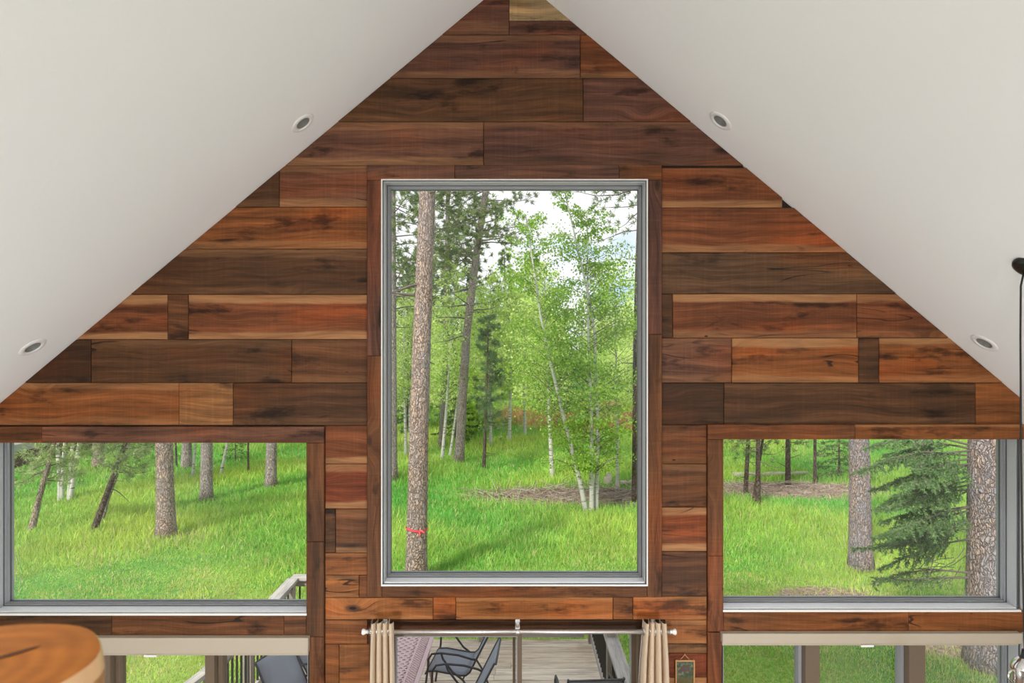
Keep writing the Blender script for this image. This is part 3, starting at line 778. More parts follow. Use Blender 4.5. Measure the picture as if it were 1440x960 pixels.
# ---------------------------------------------------------------- patio chairs
def make_chair():
    r=empty('patio_chair')
    W=.26
    def sheet(path,w,th=.006):
        V=[];Fc=[]
        for (x,z) in path:
            for yy in (-w,-w*.33,w*.33,w): 
                sag=0 if abs(yy)>w*.9 else -.008
                V.append((x,yy,z+sag)); 
        n=len(path)
        for i in range(n-1):
            for j in range(3): Fc.append((i*4+j,i*4+j+1,(i+1)*4+j+1,(i+1)*4+j))
        V2=[(x,y,z-th) for x,y,z in V]; o=len(V)
        Fc2=[tuple(reversed([o+i for i in f])) for f in Fc]
        sd=[]
        for i in range(n-1):
            sd.append((i*4,(i+1)*4,o+(i+1)*4,o+i*4)); sd.append((i*4+3,o+i*4+3,o+(i+1)*4+3,(i+1)*4+3))
        sd.append((0,o,o+1,1)); sd.append((1,o+1,o+2,2)); sd.append((2,o+2,o+3,3)); e=(n-1)*4
        for j in range(3): sd.append((e+j,e+j+1,o+e+j+1,o+e+j))
        m=MB(); m.add(V+V2,Fc+Fc2+sd,0,True); return m
    seat=[(.27,.385),(.25,.415),(.15,.425),(0,.41),(-.14,.395),(-.20,.40)]
    back=[(-.20,.40),(-.245,.44),(-.325,.60),(-.415,.78),(-.475,.90),(-.505,.955),(-.52,.95)]
    sheet(seat,W).build('seat',M['slingg'],r); sheet(back,W).build('backrest',M['slingg'],r)
    m=MB()
    for s in (-1,1): m.tube([(x,s*(W+.008),z) for x,z in seat+back[1:]],.011,8)
    m.tube([(-.52,-W-.008,.95),(-.52,W+.008,.95)],.010,8); m.tube([(.27,-W-.008,.385),(.27,W+.008,.385)],.010,8); m.build('sling_frame',M['chairmetal'],r)
    for s in (-1,1):
        y=s*(W+.03)
        m=MB(); m.tube([(.235,y,.45),(.23,y,.56),(.19,y,.625),(.08,y,.645),(-.12,y,.635),(-.27,y,.60),(-.325,y-s*.02,.585)],.0125,8); m.build('armrest',M['chairmetal'],r)
        m=MB(); m.tube([(.30,y,0),(.27,y,.2),(.235,y,.46)],.0125,8); m.build('leg',M['chairmetal'],r)
        m=MB(); m.tube([(-.36,y,0),(-.30,y,.16),(-.17,y,.36),(-.05,y,.44),(.06,y,.58),(.08,y,.64)],.0125,8); m.build('leg',M['chairmetal'],r)
    m=MB(); m.tube([(-.17,-W-.03,.36),(-.17,W+.03,.36)],.009,8); m.build('stretcher',M['chairmetal'],r)
    return r
CH=[(-.68,7.34,172,'grey sling patio chair on the far right side of the pink table'),
    (-.66,6.53,176,'grey sling patio chair on the near right side of the pink table, back edge turned'),
    (-1.99,6.33,-18,'grey sling patio chair turned aside beside the black left railing'),
    (-2.02,7.22,4,'grey sling patio chair on the far left side of the pink table'),
    (.765,6.45,94,'grey sling patio chair with its back to the right door panel')]
ch0=make_chair()
for i,(x,y,a,lab) in enumerate(CH):
    c=ch0 if i==0 else copy_tree(ch0)
    c.location=(x,y,DZ); c.rotation_euler=(0,0,math.radians(a)); tag(c,lab,'chair','grey patio chairs on the deck')

# pink lattice table
tb=empty('patio_table',(-1.395,6.55,DZ),math.radians(-2)); tag(tb,'pink lattice top metal table among the grey deck chairs','table')
TX,TY,TZ=.46,1.05,.72
def lattice(mb,inside,p,hr,z0,z1,ns=8):
    R=int(3/p)
    for i in range(-R,R):
        for j in range(-R,R):
            cx,cy=(i+(j%2)*.5)*p*1.0,(j*.5)*p
            if not inside(cx,cy): continue
            o=[(cx+p/2,cy),(cx,cy+p/2),(cx-p/2,cy),(cx,cy-p/2)]
            V=[(x,y,z1) for x,y in o]; inn=[(cx+hr*math.cos(2*PI*k/ns),cy+hr*math.sin(2*PI*k/ns)) for k in range(ns)]
            V+=[(x,y,z1) for x,y in inn]+[(x,y,z0) for x,y in inn]+[(x,y,z0) for x,y in o]
            q=ns//4; Fc=[]
            for a in range(4):
                b=(a+1)%4
                i0=[4+((a*q+k)%ns) for k in range(q+1)]
                Fc.append(tuple([a,b]+list(reversed(i0))))
                Fc.append(tuple([4+ns+s for s in [(a*q+k)%ns for k in range(q+1)]]+[4+2*ns+b,4+2*ns+a]))
            for k in range(ns): Fc.append((4+k,4+(k+1)%ns,4+ns+(k+1)%ns,4+ns+k))
            mb.add(V,Fc)
m=MB(); lattice(m,lambda x,y:abs(x)<TX-.17 and abs(y)<TY-.17,.088,.021,TZ-.012,TZ); m.build('lattice_top',M['pink'],tb)
m=MB(); lattice(m,lambda x,y:(abs(x)<TX-.04 and abs(y)<TY-.04) and not(abs(x)<TX-.15 and abs(y)<TY-.15),.042,.013,TZ-.010,TZ-.001,8); m.build('filigree_band',M['pink'],tb)
m=MB(); rect_ring(m,-TX,TX,-TY,TY,.045,.045,.045,.045,0,.016)
me_v=[(x,z,TZ-.014+y) for (x,y,z) in m.v]; m.v=me_v
m2=MB(); rect_ring(m2,-TX+.145,TX-.145,-TY+.145,TY-.145,.022,.022,.022,.022,0,.012); m.add([(x,z,TZ-.0125+y) for (x,y,z) in m2.v],m2.f)
m.build('rim',M['pink'],tb)
for sx in (-1,1):
    for sy in (-1,1):
        m=MB(); m.tube([(sx*(TX-.06),sy*(TY-.1),TZ-.014),(sx*(TX-.10),sy*(TY-.14),.4),(sx*(TX-.04),sy*(TY-.08),0)],.018,10); m.build('leg',M['pink'],tb)

# ---------------------------------------------------------------- ground
DIRT=[((2.35,19.7),(4.1,1.25)),((9.1,20.4),(3.3,1.5)),((6.0,11.9),(1.2,.5)),((7.6,10.0),(1.6,.5)),((-8.3,15.6),(.8,.4))]
def dirt_d(x,y):
    return min(math.hypot((x-c[0])/r[0],(y-c[1])/r[1]) for c,r in DIRT[:2])
def mat_ground():
    t=NT('meadow_ground')
    P=t.n('ShaderNodeNewGeometry').outputs['Position']
    n1=t.noise(P,.35,4); n2=t.noise(P,2.2,5,.65); n3=t.noise(P,14,4,.7)
    g=t.mix(t.smooth(n1,.38,.62),(.12,.30,.055),(.28,.40,.09))
    g=t.mix(t.smooth(n2,.52,.72),g,(.33,.34,.08))
    g=t.mix(1.0,g,t.ramp(n3,[(.3,.55),(.55,1.0),(.75,1.35)]),'MULTIPLY')
    brown=t.mix(t.smooth(n3,.35,.65),(.17,.115,.085),(.42,.32,.24))
    mask=None
    for (c,r) in DIRT:
        q=t.n('ShaderNodeVectorMath',{0:t.vmul(t.vadd(P,(-c[0],-c[1],0)),(1/r[0],1/r[1],0))},operation='LENGTH').outputs['Value']
        q=t.math('ADD',q,t.math('MULTIPLY',t.math('SUBTRACT',n2,.5),1.0))
        k=t.math('SUBTRACT',1.0,t.smooth(q,.75,1.1))
        mask=k if mask is None else t.math('MAXIMUM',mask,k)
    c=t.mix(mask,g,brown)
    # dry rust-coloured grass slope far out on the right
    q=t.n('ShaderNodeVectorMath',{0:t.vmul(t.vadd(P,(-6.0,-37.0,0)),(1/7.5,1/5.0,0))},operation='LENGTH').outputs['Value']
    q=t.math('ADD',q,t.math('MULTIPLY',t.math('SUBTRACT',n2,.5),.8))
    c=t.mix(t.math('SUBTRACT',1.0,t.smooth(q,.7,1.1)),c,t.mix(n3,(.26,.16,.07),(.40,.27,.13)))
    return t.pbr(c,.95,t.bump(n3,.5,.03),0,.1)
gx=np.concatenate([np.linspace(-70,-20,26),np.linspace(-19,19,96),np.linspace(20,70,26)])
gy=np.concatenate([np.linspace(-12,4,9),np.linspace(4.6,40,110),np.linspace(42,130,45)])
V=[(x,y,gz(x,y)) for y in gy for x in gx]; W=len(gx)
Fc=[(j*W+i,j*W+i+1,(j+1)*W+i+1,(j+1)*W+i) for j in range(len(gy)-1) for i in range(W-1)]
m=MB(); m.add(V,Fc,0,True); struct('ground',m,mat_ground(),'green meadow ground behind the house')

rng=np.random.default_rng(11)
def gzv(x,y):
    h=GZ0+0.05*np.sin(x*.35+1)*np.sin(y*.28)+.03*np.sin(x*.9+y*.7)
    h=np.where(y<8,GZ0+(h-GZ0)*.2,h); t=np.clip(y-27,0,36); return h+.04*t+.0011*t*t
def noise2(x,y,s):
    return (np.sin(x*s*1.3+1.7*np.sin(y*s*.9))+np.sin(y*s*1.1+1.3*np.sin(x*s*.7+2)))*.25+.5
def make_grass(N,y0,y1,seed):
    rg=np.random.default_rng(seed)
    y=np.exp(rg.uniform(math.log(y0),math.log(y1),N)); x=rg.uniform(-.96,.96,N)*y
    ok=~((x>DX0-.1)&(x<DX1+.1)&(y<DY1+.1))
    for (c,r) in DIRT[:2]: ok&=~((np.hypot((x-c[0])/r[0],(y-c[1])/r[1])+rg.normal(0,.18,N))<.95)
    for (c,r) in DIRT[2:]: ok&=~(((np.hypot((x-c[0])/r[0],(y-c[1])/r[1])+rg.normal(0,.25,N))<.9)&(rg.random(N)<.7))
    ok&=~((x<-18.6)&(y>22.6))
    x,y=x[ok],y[ok]; n=len(x)
    tall=np.clip((y-12.3-1.0*np.sin(x*.6))/2.5,0,1)
    pat=noise2(x,y,.8); pat2=noise2(x+9,y-4,2.3); pat3=noise2(x-3,y+8,.33)
    h=(.035+.04*pat2+tall*(.07+.13*pat))*rg.uniform(.6,1.3,n)
    w=np.maximum(.0038,.00058*y)*rg.uniform(.7,1.4,n)
    a=rg.uniform(0,2*PI,n); sx,sy=np.cos(a),np.sin(a)
    lean=rg.normal(0,.33,(n,2))*h[:,None]
    z=gzv(x,y)-.01
    b0=np.stack([x-sx*w,y-sy*w,z],1); b1=np.stack([x+sx*w,y+sy*w,z],1)
    m_=np.stack([x+lean[:,0]*.35,y+lean[:,1]*.35,z+h*.6],1)
    m0=m_-np.stack([sx*w*.7,sy*w*.7,0*w],1); m1=m_+np.stack([sx*w*.7,sy*w*.7,0*w],1)
    tp=np.stack([x+lean[:,0],y+lean[:,1],z+h],1)
    # two quads per blade (the tip quad is narrow)
    t0=tp-np.stack([sx*w*.15,sy*w*.15,0*w],1); t1=tp+np.stack([sx*w*.15,sy*w*.15,0*w],1)
    q=np.stack([b0,b1,m1,m0, m0,m1,t1,t0],1).reshape(-1,3)
    g0=np.array([.16,.48,.10]); g1=np.array([.54,.67,.15]); g2=np.array([.70,.62,.34])
    f=np.clip(pat*.6+pat3*.6+rg.normal(-.12,.18,n),0,1)[:,None]
    c=g0*(1-f)+g1*f
    dry=(rg.random(n)<(.05+.22*(1-tall)*(pat2>.5)))[:,None]
    c=np.where(dry,g2,c)*rg.uniform(.8,1.2,(n,1))
    far=(np.hypot((x-6)/7.5,(y-37)/5)+rg.normal(0,.15,n)<1)[:,None]
    c=np.where(far,np.array([.50,.31,.14])*rg.uniform(.7,1.2,(n,1)),c)
    return q,np.repeat(c,2,axis=0)
q,c=make_grass(430000,8.6,46,5)
go=np_obj('meadow_grass',q,4,M['grass'],c); tag(go,'bright green meadow grass covering the ground beyond the deck','grass',kind='stuff')

# ---------------------------------------------------------------- vegetation builders
def quads(cen,size,rg,flat=.35):
    n=len(cen)
    a=rg.normal(size=(n,3)); a/=np.linalg.norm(a,axis=1)[:,None]
    b=rg.normal(size=(n,3)); b-=a*np.sum(a*b,1)[:,None]; b/=np.linalg.norm(b,axis=1)[:,None]
    s=(size*rg.uniform(.7,1.3,n))[:,None]
    return np.stack([cen-a*s,cen-b*s*.8,cen+a*s,cen+b*s*.8],1).reshape(-1,3)
def tris(base,d,L,w,rg):
    n=len(base)
    s=np.cross(d,rg.normal(size=(n,3))); s/=(np.linalg.norm(s,axis=1)[:,None]+1e-9)
    ww=np.asarray(w).reshape(-1,1) if hasattr(w,'__len__') else w
    LL=np.asarray(L).reshape(-1,1) if hasattr(L,'__len__') else L
    return np.stack([base-s*ww,base+s*ww,base+d*LL],1).reshape(-1,3)
def pine_clusters(cen,out,rg,per=26,L=.16,w=.008):
    n=len(cen)
    base=np.repeat(cen,per,0); o=np.repeat(out,per,0)
    d=rg.normal(size=base.shape)+o*1.0+np.array([0,0,.25]); d/=np.linalg.norm(d,axis=1)[:,None]
    base=base+rg.normal(0,.03,base.shape)
    return tris(base,d,L*rg.uniform(.7,1.2,len(base)),w,rg)
def tint(n,rg,c0,c1,k=1,sp=.15):
    f=rg.random((n,1)); c=np.array(c0)*(1-f)+np.array(c1)*f
    return np.repeat(c*rg.uniform(1-sp,1+sp,(n,1)),k,0)

def path_at(path,t):
    i=min(int(t*(len(path)-1)),len(path)-2); f=t*(len(path)-1)-i
    return Vector(path[i]).lerp(Vector(path[i+1]),f)
def wander(h,lean,rg,n=9,wig=.03):
    pts=[]; ox=oy=0
    for i in range(n):
        t=i/(n-1)
        pts.append((lean[0]*t+ox,lean[1]*t+oy,-.12+ (h+.12)*t)); ox+=rg.normal(0,wig)*h/n*1.0; oy+=rg.normal(0,wig)*h/n
    return pts
def trunk_mb(path,r0,r1,n=14,flare=1.35,rg=None,knobs=0):
    rr=[]
    N=len(path)
    P=[]
    for i in range(N*3-2):
        t=i/(N*3-3); P.append(path_at(path,t)); r=r0+(r1-r0)*t**.9
        r*=1+(flare-1)*math.exp(-max(0,(P[-1].z)-0)/.18)
        rr.append(r)
    m=MB(); m.tube(P,rr,n,0,True,.04,rg)
    return m

def aspen(name,h,r0,seed,nleaf=7000,leaf=.045,crown0=.3,lean=(0,0),spread=.17,path=None,bark='aspen',c0=(.15,.35,.045),c1=(.40,.57,.09),nbr=46,wig=.03):
    rg=np.random.default_rng(seed)
    r=empty(name)
    P=path or wander(h,lean,rg,wig=wig)
    trunk_mb(P,r0,r0*.22,10,1.2,rg).build('trunk',M[bark],r)
    br=MB(); cen=[]
    for i in range(nbr):
        t=crown0+(1-crown0)*(i+rg.random())/nbr
        b=path_at(P,min(t,.995)); a=rg.uniform(0,2*PI)
        prof=math.sin(PI*min(1,(t-crown0)/(1-crown0)*.85+.15))
        L=h*spread*(.35+.75*prof)*rg.uniform(.6,1.2)
        dv=Vector((math.cos(a),math.sin(a),rg.uniform(.15,.8))).normalized()
        e=b+dv*L; mid=b+dv*L*.5+Vector((0,0,L*.08))
        e.z-=L*.06
        rb=r0*.24*(1-t*.6)
        br.tube([b,mid,e],[rb,rb*.6,rb*.15],5,0,False)
        k=max(6,int(nleaf/nbr*(.4+.8*prof)))
        s=rg.uniform(.25,1.05,k)[:,None]
        c=np.array(b)+(np.array(e)-np.array(b))*s+rg.normal(0,1,(k,3))*np.array([L*.13,L*.13,L*.07])
        cen.append(c)
    br.build('branches',M['twig' if bark!='aspen' else 'twig'],r)
    cen=np.concatenate(cen)
    cl=tint(len(cen),rg,c0,c1)
    np_obj('leaves',quads(cen,leaf,rg),4,M['leaf'],cl,r)
    return r

def pine(name,h,r0,seed,crown0=.55,nbr=40,blen=2.2,per=24,L=.17,w=.010,clus=9,lean=(0,0),path=None,bark='pine',dead=6,c0=(.11,.17,.075),c1=(.27,.33,.13),taper=.35,droop=.15,n=16,rnd=1.0,flare=1.3):
    rg=np.random.default_rng(seed)
    r=empty(name)
    P=path or wander(h,lean,rg,wig=.015)
    trunk_mb(P,r0,r0*taper,n,flare,rg).build('trunk',M[bark],r)
    br=MB(); cen=[];out=[]
    for i in range(nbr+dead):
        isd=i>=nbr
        t=rg.uniform(.3 if crown0>.35 else .1,crown0) if isd else crown0+(1-crown0)*((i+rg.random())/nbr)
        b=path_at(P,min(t,.995)); a=rg.uniform(0,2*PI)
        u=(t-crown0)/(1-crown0)
        Lb=blen*(rg.uniform(.25,.6) if isd else (1.0-.75*max(0,u)**1.3)*rg.uniform(.6,1.15))
        dv=Vector((math.cos(a),math.sin(a),rg.uniform(-.1,.35))).normalized()
        pts=[b]; cur=b.copy(); dd=dv.copy()
        for q in range(4):
            dd=(dd+Vector((rg.normal(0,.16),rg.normal(0,.16),rg.normal(0.05,.12)-(droop if q<2 else -droop)))).normalized()
            cur=cur+dd*Lb/4; pts.append(cur.copy())
        rb=r0*.16*(1-.5*t)+.006
        br.tube(pts,[rb,rb*.8,rb*.6,rb*.4,rb*.2],6,0,False)
        if isd: continue
        for q in range(clus):
            s=rg.uniform(.35,1.0); c=path_at(pts,s)
            off=Vector(rg.normal(0,1,3)); off=off*Lb*.16*rnd; off.z*=.6
            e=c+off
            if q%3==0: br.tube([c,c.lerp(e,.5),e],[rb*.3,rb*.22,rb*.15],4,0,False)
            cen.append(e); o=(e-b); o.normalize(); out.append(o)
    br.build('branches',M['twig' if bark!='pine' else 'twig'],r)
    cen=np.array([tuple(c) for c in cen]); out=np.array([tuple(o) for o in out])
    v=pine_clusters(cen,out,rg,per,L,w)
    cl=np.repeat(tint(len(cen),rg,c0,c1),per,0)
    np_obj('needles',v,3,M['needle'],cl,r)
    return r

def spruce_spray(path,rg,br,N,width=.45,rb=.02,step=.05,nl=.035,nw=.005,droop=.35,dens=1.0,start=.12):
    """one flat drooping spruce branch: twigs on both sides, needles along every twig"""
    L=sum((Vector(path[i+1])-Vector(path[i])).length for i in range(len(path)-1))
    br.tube(path,[rb*(1-.85*i/(len(path)-1)) for i in range(len(path))],6,0,False)
    tw=[]
    k=int(L/step)
    for i in range(k):
        t=start+(1-start)*i/k
        c=path_at(path,t); d=(path_at(path,min(1,t+.05))-path_at(path,max(0,t-.05))).normalized()
        side=d.cross(Vector((0,0,1))).normalized()*(1 if i%2 else -1)
        l=width*(.35+.65*math.sin(PI*min(1,t*.8+.2)))*rg.uniform(.6,1.1)*(1.15-t*.75)
        e=c+(side*.75+d*.75).normalized()*l+Vector((rg.normal(0,.03),rg.normal(0,.03),-droop*l*rg.uniform(.4,1.2)))
        tw.append((c,e))
        br.tube([c,c.lerp(e,.55)+Vector((0,0,.02*l)),e],[rb*.18,rb*.14,rb*.08],4,0,False)
        for q in range(3):
            s=rg.uniform(.25,.9); c2=c.lerp(e,s); l2=l*.38*(1.1-s)
            dd=((e-c).normalized()+Vector(rg.normal(0,.7,3))).normalized(); e2=c2+dd*l2; e2.z-=l2*.3
            tw.append((c2,e2))
    tw.append((path_at(path,.5),Vector(path[-1])))
    for (a,b) in tw:
        l=(b-a).length; n=max(4,int(l/.008*dens))
        t=rg.uniform(.0,1.0,n)[:,None]; base=np.array(a)*(1-t)+np.array(b)*t
        d=np.array((b-a).normalized()); dd=rg.normal(size=(n,3))*.75+d*.9; dd/=np.linalg.norm(dd,axis=1)[:,None]
        N.append((base,dd,nl*rg.uniform(.7,1.2,n),np.full(n,nw)))
def spruce(name,h,r0,seed,blen=1.6,nbr=60,base0=.06,bark='darkbark',step=.12,nl=.07,nw=.014,dens=.35,c0=(.07,.15,.05),c1=(.17,.28,.09),width=.5):
    rg=np.random.default_rng(seed); r=empty(name)
    P=wander(h,(0,0),rg,wig=.008)
    trunk_mb(P,r0,r0*.12,8,1.15,rg).build('trunk',M[bark],r)
    br=MB(); N=[]
    for i in range(nbr):
        t=base0+(1-base0)*i/nbr; b=path_at(P,t); a=i*2.4+rg.uniform(-.4,.4)
        Lb=blen*(1.03-t)*rg.uniform(.75,1.15)+.08
        d=Vector((math.cos(a),math.sin(a),0))
        pts=[b,b+d*Lb*.4+Vector((0,0,-.02*Lb)),b+d*Lb*.75+Vector((0,0,-.12*Lb)),b+d*Lb+Vector((0,0,-.14*Lb))]
        spruce_spray(pts,rg,br,N,width*(1.1-t),r0*.2,step,nl,nw,.3,dens)
    br.build('branches',M['twig'],r)
    base=np.concatenate([n[0] for n in N]); dd=np.concatenate([n[1] for n in N]); L=np.concatenate([n[2] for n in N]); w=np.concatenate([n[3] for n in N])
    np_obj('needles',tris(base,dd,L,w,rg),3,M['needle'],tint(len(base),rg,c0,c1),r)
    return r
def put(o,p,label,cat,group=None,rz=None,s=None):
    o.location=p
    if rz is not None: o.rotation_euler=(0,0,rz)
    if s is not None: o.scale=(s,s,s)
    tag(o,label,cat,group); return o

def lean_path(p,pts,Y=None,ext=1.0):
    """trunk path in local coords through image points at the base's own distance"""
    out=[(0,0,-.15)]
    for (px,py) in pts:
        q=at(px,py,p.y if Y is None else Y)-p; out.append((q.x,q.y,q.z))
    if ext>0:
        a,b=Vector(out[-2]),Vector(out[-1]); d=(b-a).normalized(); q=b+d*ext; out.append(tuple(q))
    # resample evenly
    V=[Vector(o) for o in out]; Ls=[0]
    for i in range(1,len(V)): Ls.append(Ls[-1]+(V[i]-V[i-1]).length)
    res=[]
    for k in range(10):
        s=Ls[-1]*k/9
        for i in range(1,len(V)):
            if s<=Ls[i]+1e-9:
                res.append(tuple(V[i-1].lerp(V[i],(s-Ls[i-1])/(Ls[i]-Ls[i-1])))); break
    return res

# ---- named trees seen through the left window
PG='tall ponderosa pines outside'
p=gpt(234,756); put(pine('pine_tree',15,.225,21,path=lean_path(p,[(231,622)],ext=11),nbr=26,crown0=.55,dead=3,flare=1.35),p,'thick orange-barked pine trunk in the left window, nearest the house','tree',PG)
p=gpt(290,703); put(pine('pine_tree',15,.185,22,path=lean_path(p,[(291,622)],ext=11),nbr=22,bark='pinegrey',dead=3),p,'straight grey-brown pine trunk just right of the thick orange pine','tree',PG)
p=gpt(381,685); put(pine('pine_tree',15,.185,23,path=lean_path(p,[(382,622)],ext=11),nbr=22,bark='pinegrey',dead=3),p,'grey pine trunk at the right side of the left window','tree',PG)
p=gpt(138,661); put(pine('pine_tree',15,.21,24,path=lean_path(p,[(139,622)],ext=11),nbr=22,bark='pine',dead=3),p,'pine trunk just right of the white aspen clump in the left window','tree',PG)
p=gpt(262,659); put(pine('pine_tree',14,.19,25,path=lean_path(p,[(263,622)],ext=10),nbr=20,bark='pinegrey',dead=3),p,'pine trunk half hidden behind the thick orange pine','tree',PG)
p=gpt(42,748); put(pine('leaning_pine',4,.085,26,path=lean_path(p,[(55,700),(72,640)],ext=1.6),nbr=34,crown0=.38,blen=1.0,droop=.28,clus=9,per=26,L=.13,w=.007,bark='pine',dead=0,c0=(.27,.36,.15),c1=(.46,.54,.24)),p,'leaning young pine at the far left of the left window','tree')
p=gpt(127,751); put(pine('leaning_pine',4.4,.085,27,path=lean_path(p,[(148,700),(170,640)],ext=1.9),nbr=34,crown0=.42,blen=1.25,droop=.28,clus=10,per=26,L=.13,w=.007,bark='darkbark',dead=2,c0=(.17,.27,.11),c1=(.34,.43,.18)),p,'dark leaning trunk left of the thick orange pine','tree')
p=gpt(139,738); put(pine('leaning_pine',4,.06,28,path=lean_path(p,[(152,700),(174,640)],ext=1.8),nbr=14,crown0=.6,blen=.9,clus=7,per=24,L=.13,w=.007,bark='pinegrey',dead=0,c0=(.17,.27,.11),c1=(.34,.43,.18)),p,'thinner pale trunk leaning right behind the dark leaning trunk','tree')
AG='pale aspens in the left window'
for (b,pts,rr,lab) in (((85,704),[(84,660),(80,622)],.07,'white aspen stem furthest left of the clump'),((87,704),[(88,660),(91,622)],.055,'white aspen stem second from left in the clump'),
                ((96,704),[(99,660),(102,622)],.055,'white aspen stem third from left in the clump'),((98,704),[(105,660),(112,622)],.07,'white aspen stem furthest right of the clump')):
    p=gpt(*b); put(aspen('aspen_tree',8,rr,int(b[0])+int(pts[1][0]),nleaf=2200,path=lean_path(p,pts,ext=5.2),crown0=.30,leaf=.05),p,lab+' in the left window','tree',AG)
for (b,pts,rr,lab) in (((308,673),[(320,622)],.06,'thin leaning aspen right of the grey-brown pine trunk'),((270,674),[(275,622)],.05,'thin pale aspen just left of the grey-brown pine trunk'),
                ((349,668),[(349,622)],.04,'thin dark sapling stem left of the right grey pine'),((248,658),[(247,622)],.045,'thin stem just right of the thick orange pine')):
    p=gpt(*b); put(aspen('aspen_tree',8,rr,int(b[0])+7,nleaf=1200,path=lean_path(p,pts,ext=6),crown0=.5,leaf=.05,bark='aspen' if rr>=.05 else 'darkbark'),p,lab+' in the left window','tree',AG)
p=gpt(331,648); put(spruce('spruce_tree',1.5,.03,61,blen=.6,nbr=26),p,'small bushy spruce between two grey trunks in the left window','tree')

# ---- right window
p=gpt(1211,801); put(pine('pine_tree',15,.235,31,path=lean_path(p,[(1208,622)],ext=11),nbr=22,bark='spruceb',dead=2),p,'grey pine trunk left of the spruce boughs in the right window','tree',PG)
p=gpt(1297,712); put(pine('pine_tree',15,.25,32,path=lean_path(p,[(1299,622)],ext=11),nbr=20,bark='pinegrey',dead=2),p,'pale trunk seen behind the spruce boughs','tree',PG)
for (b,pts,rr,lab) in (((1048,694),[(1052,622)],.075,'dark thin pine at the far left of the right window'),((1066,712),[(1066,622)],.08,'thin grey pine in front of the brush, second from left in the right window'),
                       ((1058,706),[(1072,622)],.05,'leaning thin stem crossing behind the thin grey pine'),((1108,681),[(1108,622)],.095,'dark straight trunk behind the fallen log'),
                       ((1146,679),[(1146,622)],.06,'slim dark stem right of the dark straight trunk')):
    p=gpt(*b); put(pine('young_pine',8,rr,int(b[0]),path=lean_path(p,pts,ext=5),nbr=24,crown0=.22,blen=1.3,clus=6,per=22,L=.15,w=.009,bark='darkbark',dead=3,n=10,flare=1.15),p,lab,'tree','slim young pines in the right window')
p=gpt(1180,672); put(spruce('spruce_tree',2.6,.05,62,blen=1.15,nbr=44),p,'small spruce just left of the grey trunk in the right window','tree')

# big trunk by the house with drooping spruce boughs
p=gpt(1389,936)
rg=np.random.default_rng(77)
r=empty('spruce_tree'); put(r,p,'massive trunk with drooping spruce boughs at the right edge of the right window','tree')
P=lean_path(p,[(1389,760),(1389,622)],ext=9.5)
trunk_mb(P,.285,.15,28,1.22,rg).build('trunk',M['spruceb'],r)
boughs=[((1362,640),(1300,635),(1250,645),(1205,665),-.25),((1362,655),(1315,660),(1270,672),(1225,690),.1),((1362,668),(1320,690),(1280,705),(1230,718),-.5),
        ((1362,690),(1325,705),(1285,720),(1235,735),.35),((1362,712),(1320,718),(1270,740),(1228,758),-.3),((1362,718),(1318,730),(1280,752),(1240,768),.1),
        ((1362,735),(1320,745),(1270,765),(1200,772),-.15),((1362,758),(1320,765),(1280,780),(1235,800),.3),((1362,812),(1320,812),(1270,815),(1225,812),-.1),
        ((1362,805),(1310,800),(1265,806),(1222,822),.25),((1362,630),(1320,622),(1280,630),(1240,640),.6),((1362,645),(1330,650),(1300,668),(1275,690),-.7),((1362,625),(1310,612),(1260,618),(1215,630),.1)]
for _ in range(9):
    y0=rg.uniform(628,745); x1=rg.uniform(1225,1290); dr=rg.uniform(.05,.42)
    xs_=[1362,1362-(1362-x1)*.35,1362-(1362-x1)*.7,x1]
    boughs.append(tuple((xx,y0+(1362-xx)*dr*(.5+.5*(1362-xx)/130)) for xx in xs_)+(rg.uniform(-.9,.7),))
for i,(a,b,c_,e,dy) in enumerate(boughs):
    pts=[]
    for j,(px,py) in enumerate((a,b,c_,e)):
        q=at(px,py,p.y-.05+dy*j/3-(.2 if j==0 else 0)*0)-p; pts.append(Vector((q.x,q.y,q.z)))
    br=MB(); N=[]
    low=i in (8,9)
    spruce_spray(pts,rg,br,N,.46 if not low else .36,.016,.042,.046,.0075,.45,1.5 if not low else .5,start=.10 if i>12 else .2)
    bo=br.build('bough',M['twig'],r)
    base=np.concatenate([n[0] for n in N]); dd=np.concatenate([n[1] for n in N]); L=np.concatenate([n[2] for n in N]); w=np.concatenate([n[3] for n in N])
    np_obj('needles',tris(base,dd,L,w,rg),3,M['needle'],tint(len(base),rg,(.085,.18,.075),(.23,.35,.13)),bo)
br=MB()
for _ in range(26):
    a=at(rg.uniform(1300,1362),rg.uniform(740,815),p.y+rg.uniform(-.3,.4))-p
    e=a+Vector((-rg.uniform(.15,.5),rg.normal(0,.2),-rg.uniform(-.05,.3))); br.tube([a,(a+e)/2+Vector((0,0,rg.normal(0,.04))),e],[.006,.005,.002],5,0,False)
br.build('dead_twigs',M['twig'],r)

# ---- centre window
p=gpt(585,818); put(pine('pine_tree',15,.215,41,path=lean_path(p,[(590,560),(601,268)],ext=6),nbr=26,crown0=.62,dead=8,blen=2.4,taper=.62,flare=1.2),p,'tall pine with a red ribbon in the centre window','tree',PG)
pr=p
q=at(586,742,p.y)
r=empty('ribbon',(q.x,q.y,q.z)); tag(r,'red marking ribbon tied round the tall pine trunk','ribbon')
m=MB(); V=[];rr=.222
for h in (-.022,.022):
    for i in range(28):
        a=2*PI*i/28; V.append((rr*math.cos(a)+.0,rr*math.sin(a),h+.02*math.sin(a*2)))
m.add(V,[(i,(i+1)%28,28+(i+1)%28,28+i) for i in range(28)],0,True)
m.build('band',M['ribbon'],r)
m=MB(); m.add([(.08,-.226,.02),(.12,-.23,.03),(.20,-.26,-.01),(.19,-.255,-.04)],[(0,1,2,3)]); m.add([(.08,-.226,.015),(.11,-.232,-.01),(.10,-.24,-.09),(.07,-.235,-.08)],[(0,1,2,3)]); m.build('loose_ends',M['ribbon'],r)

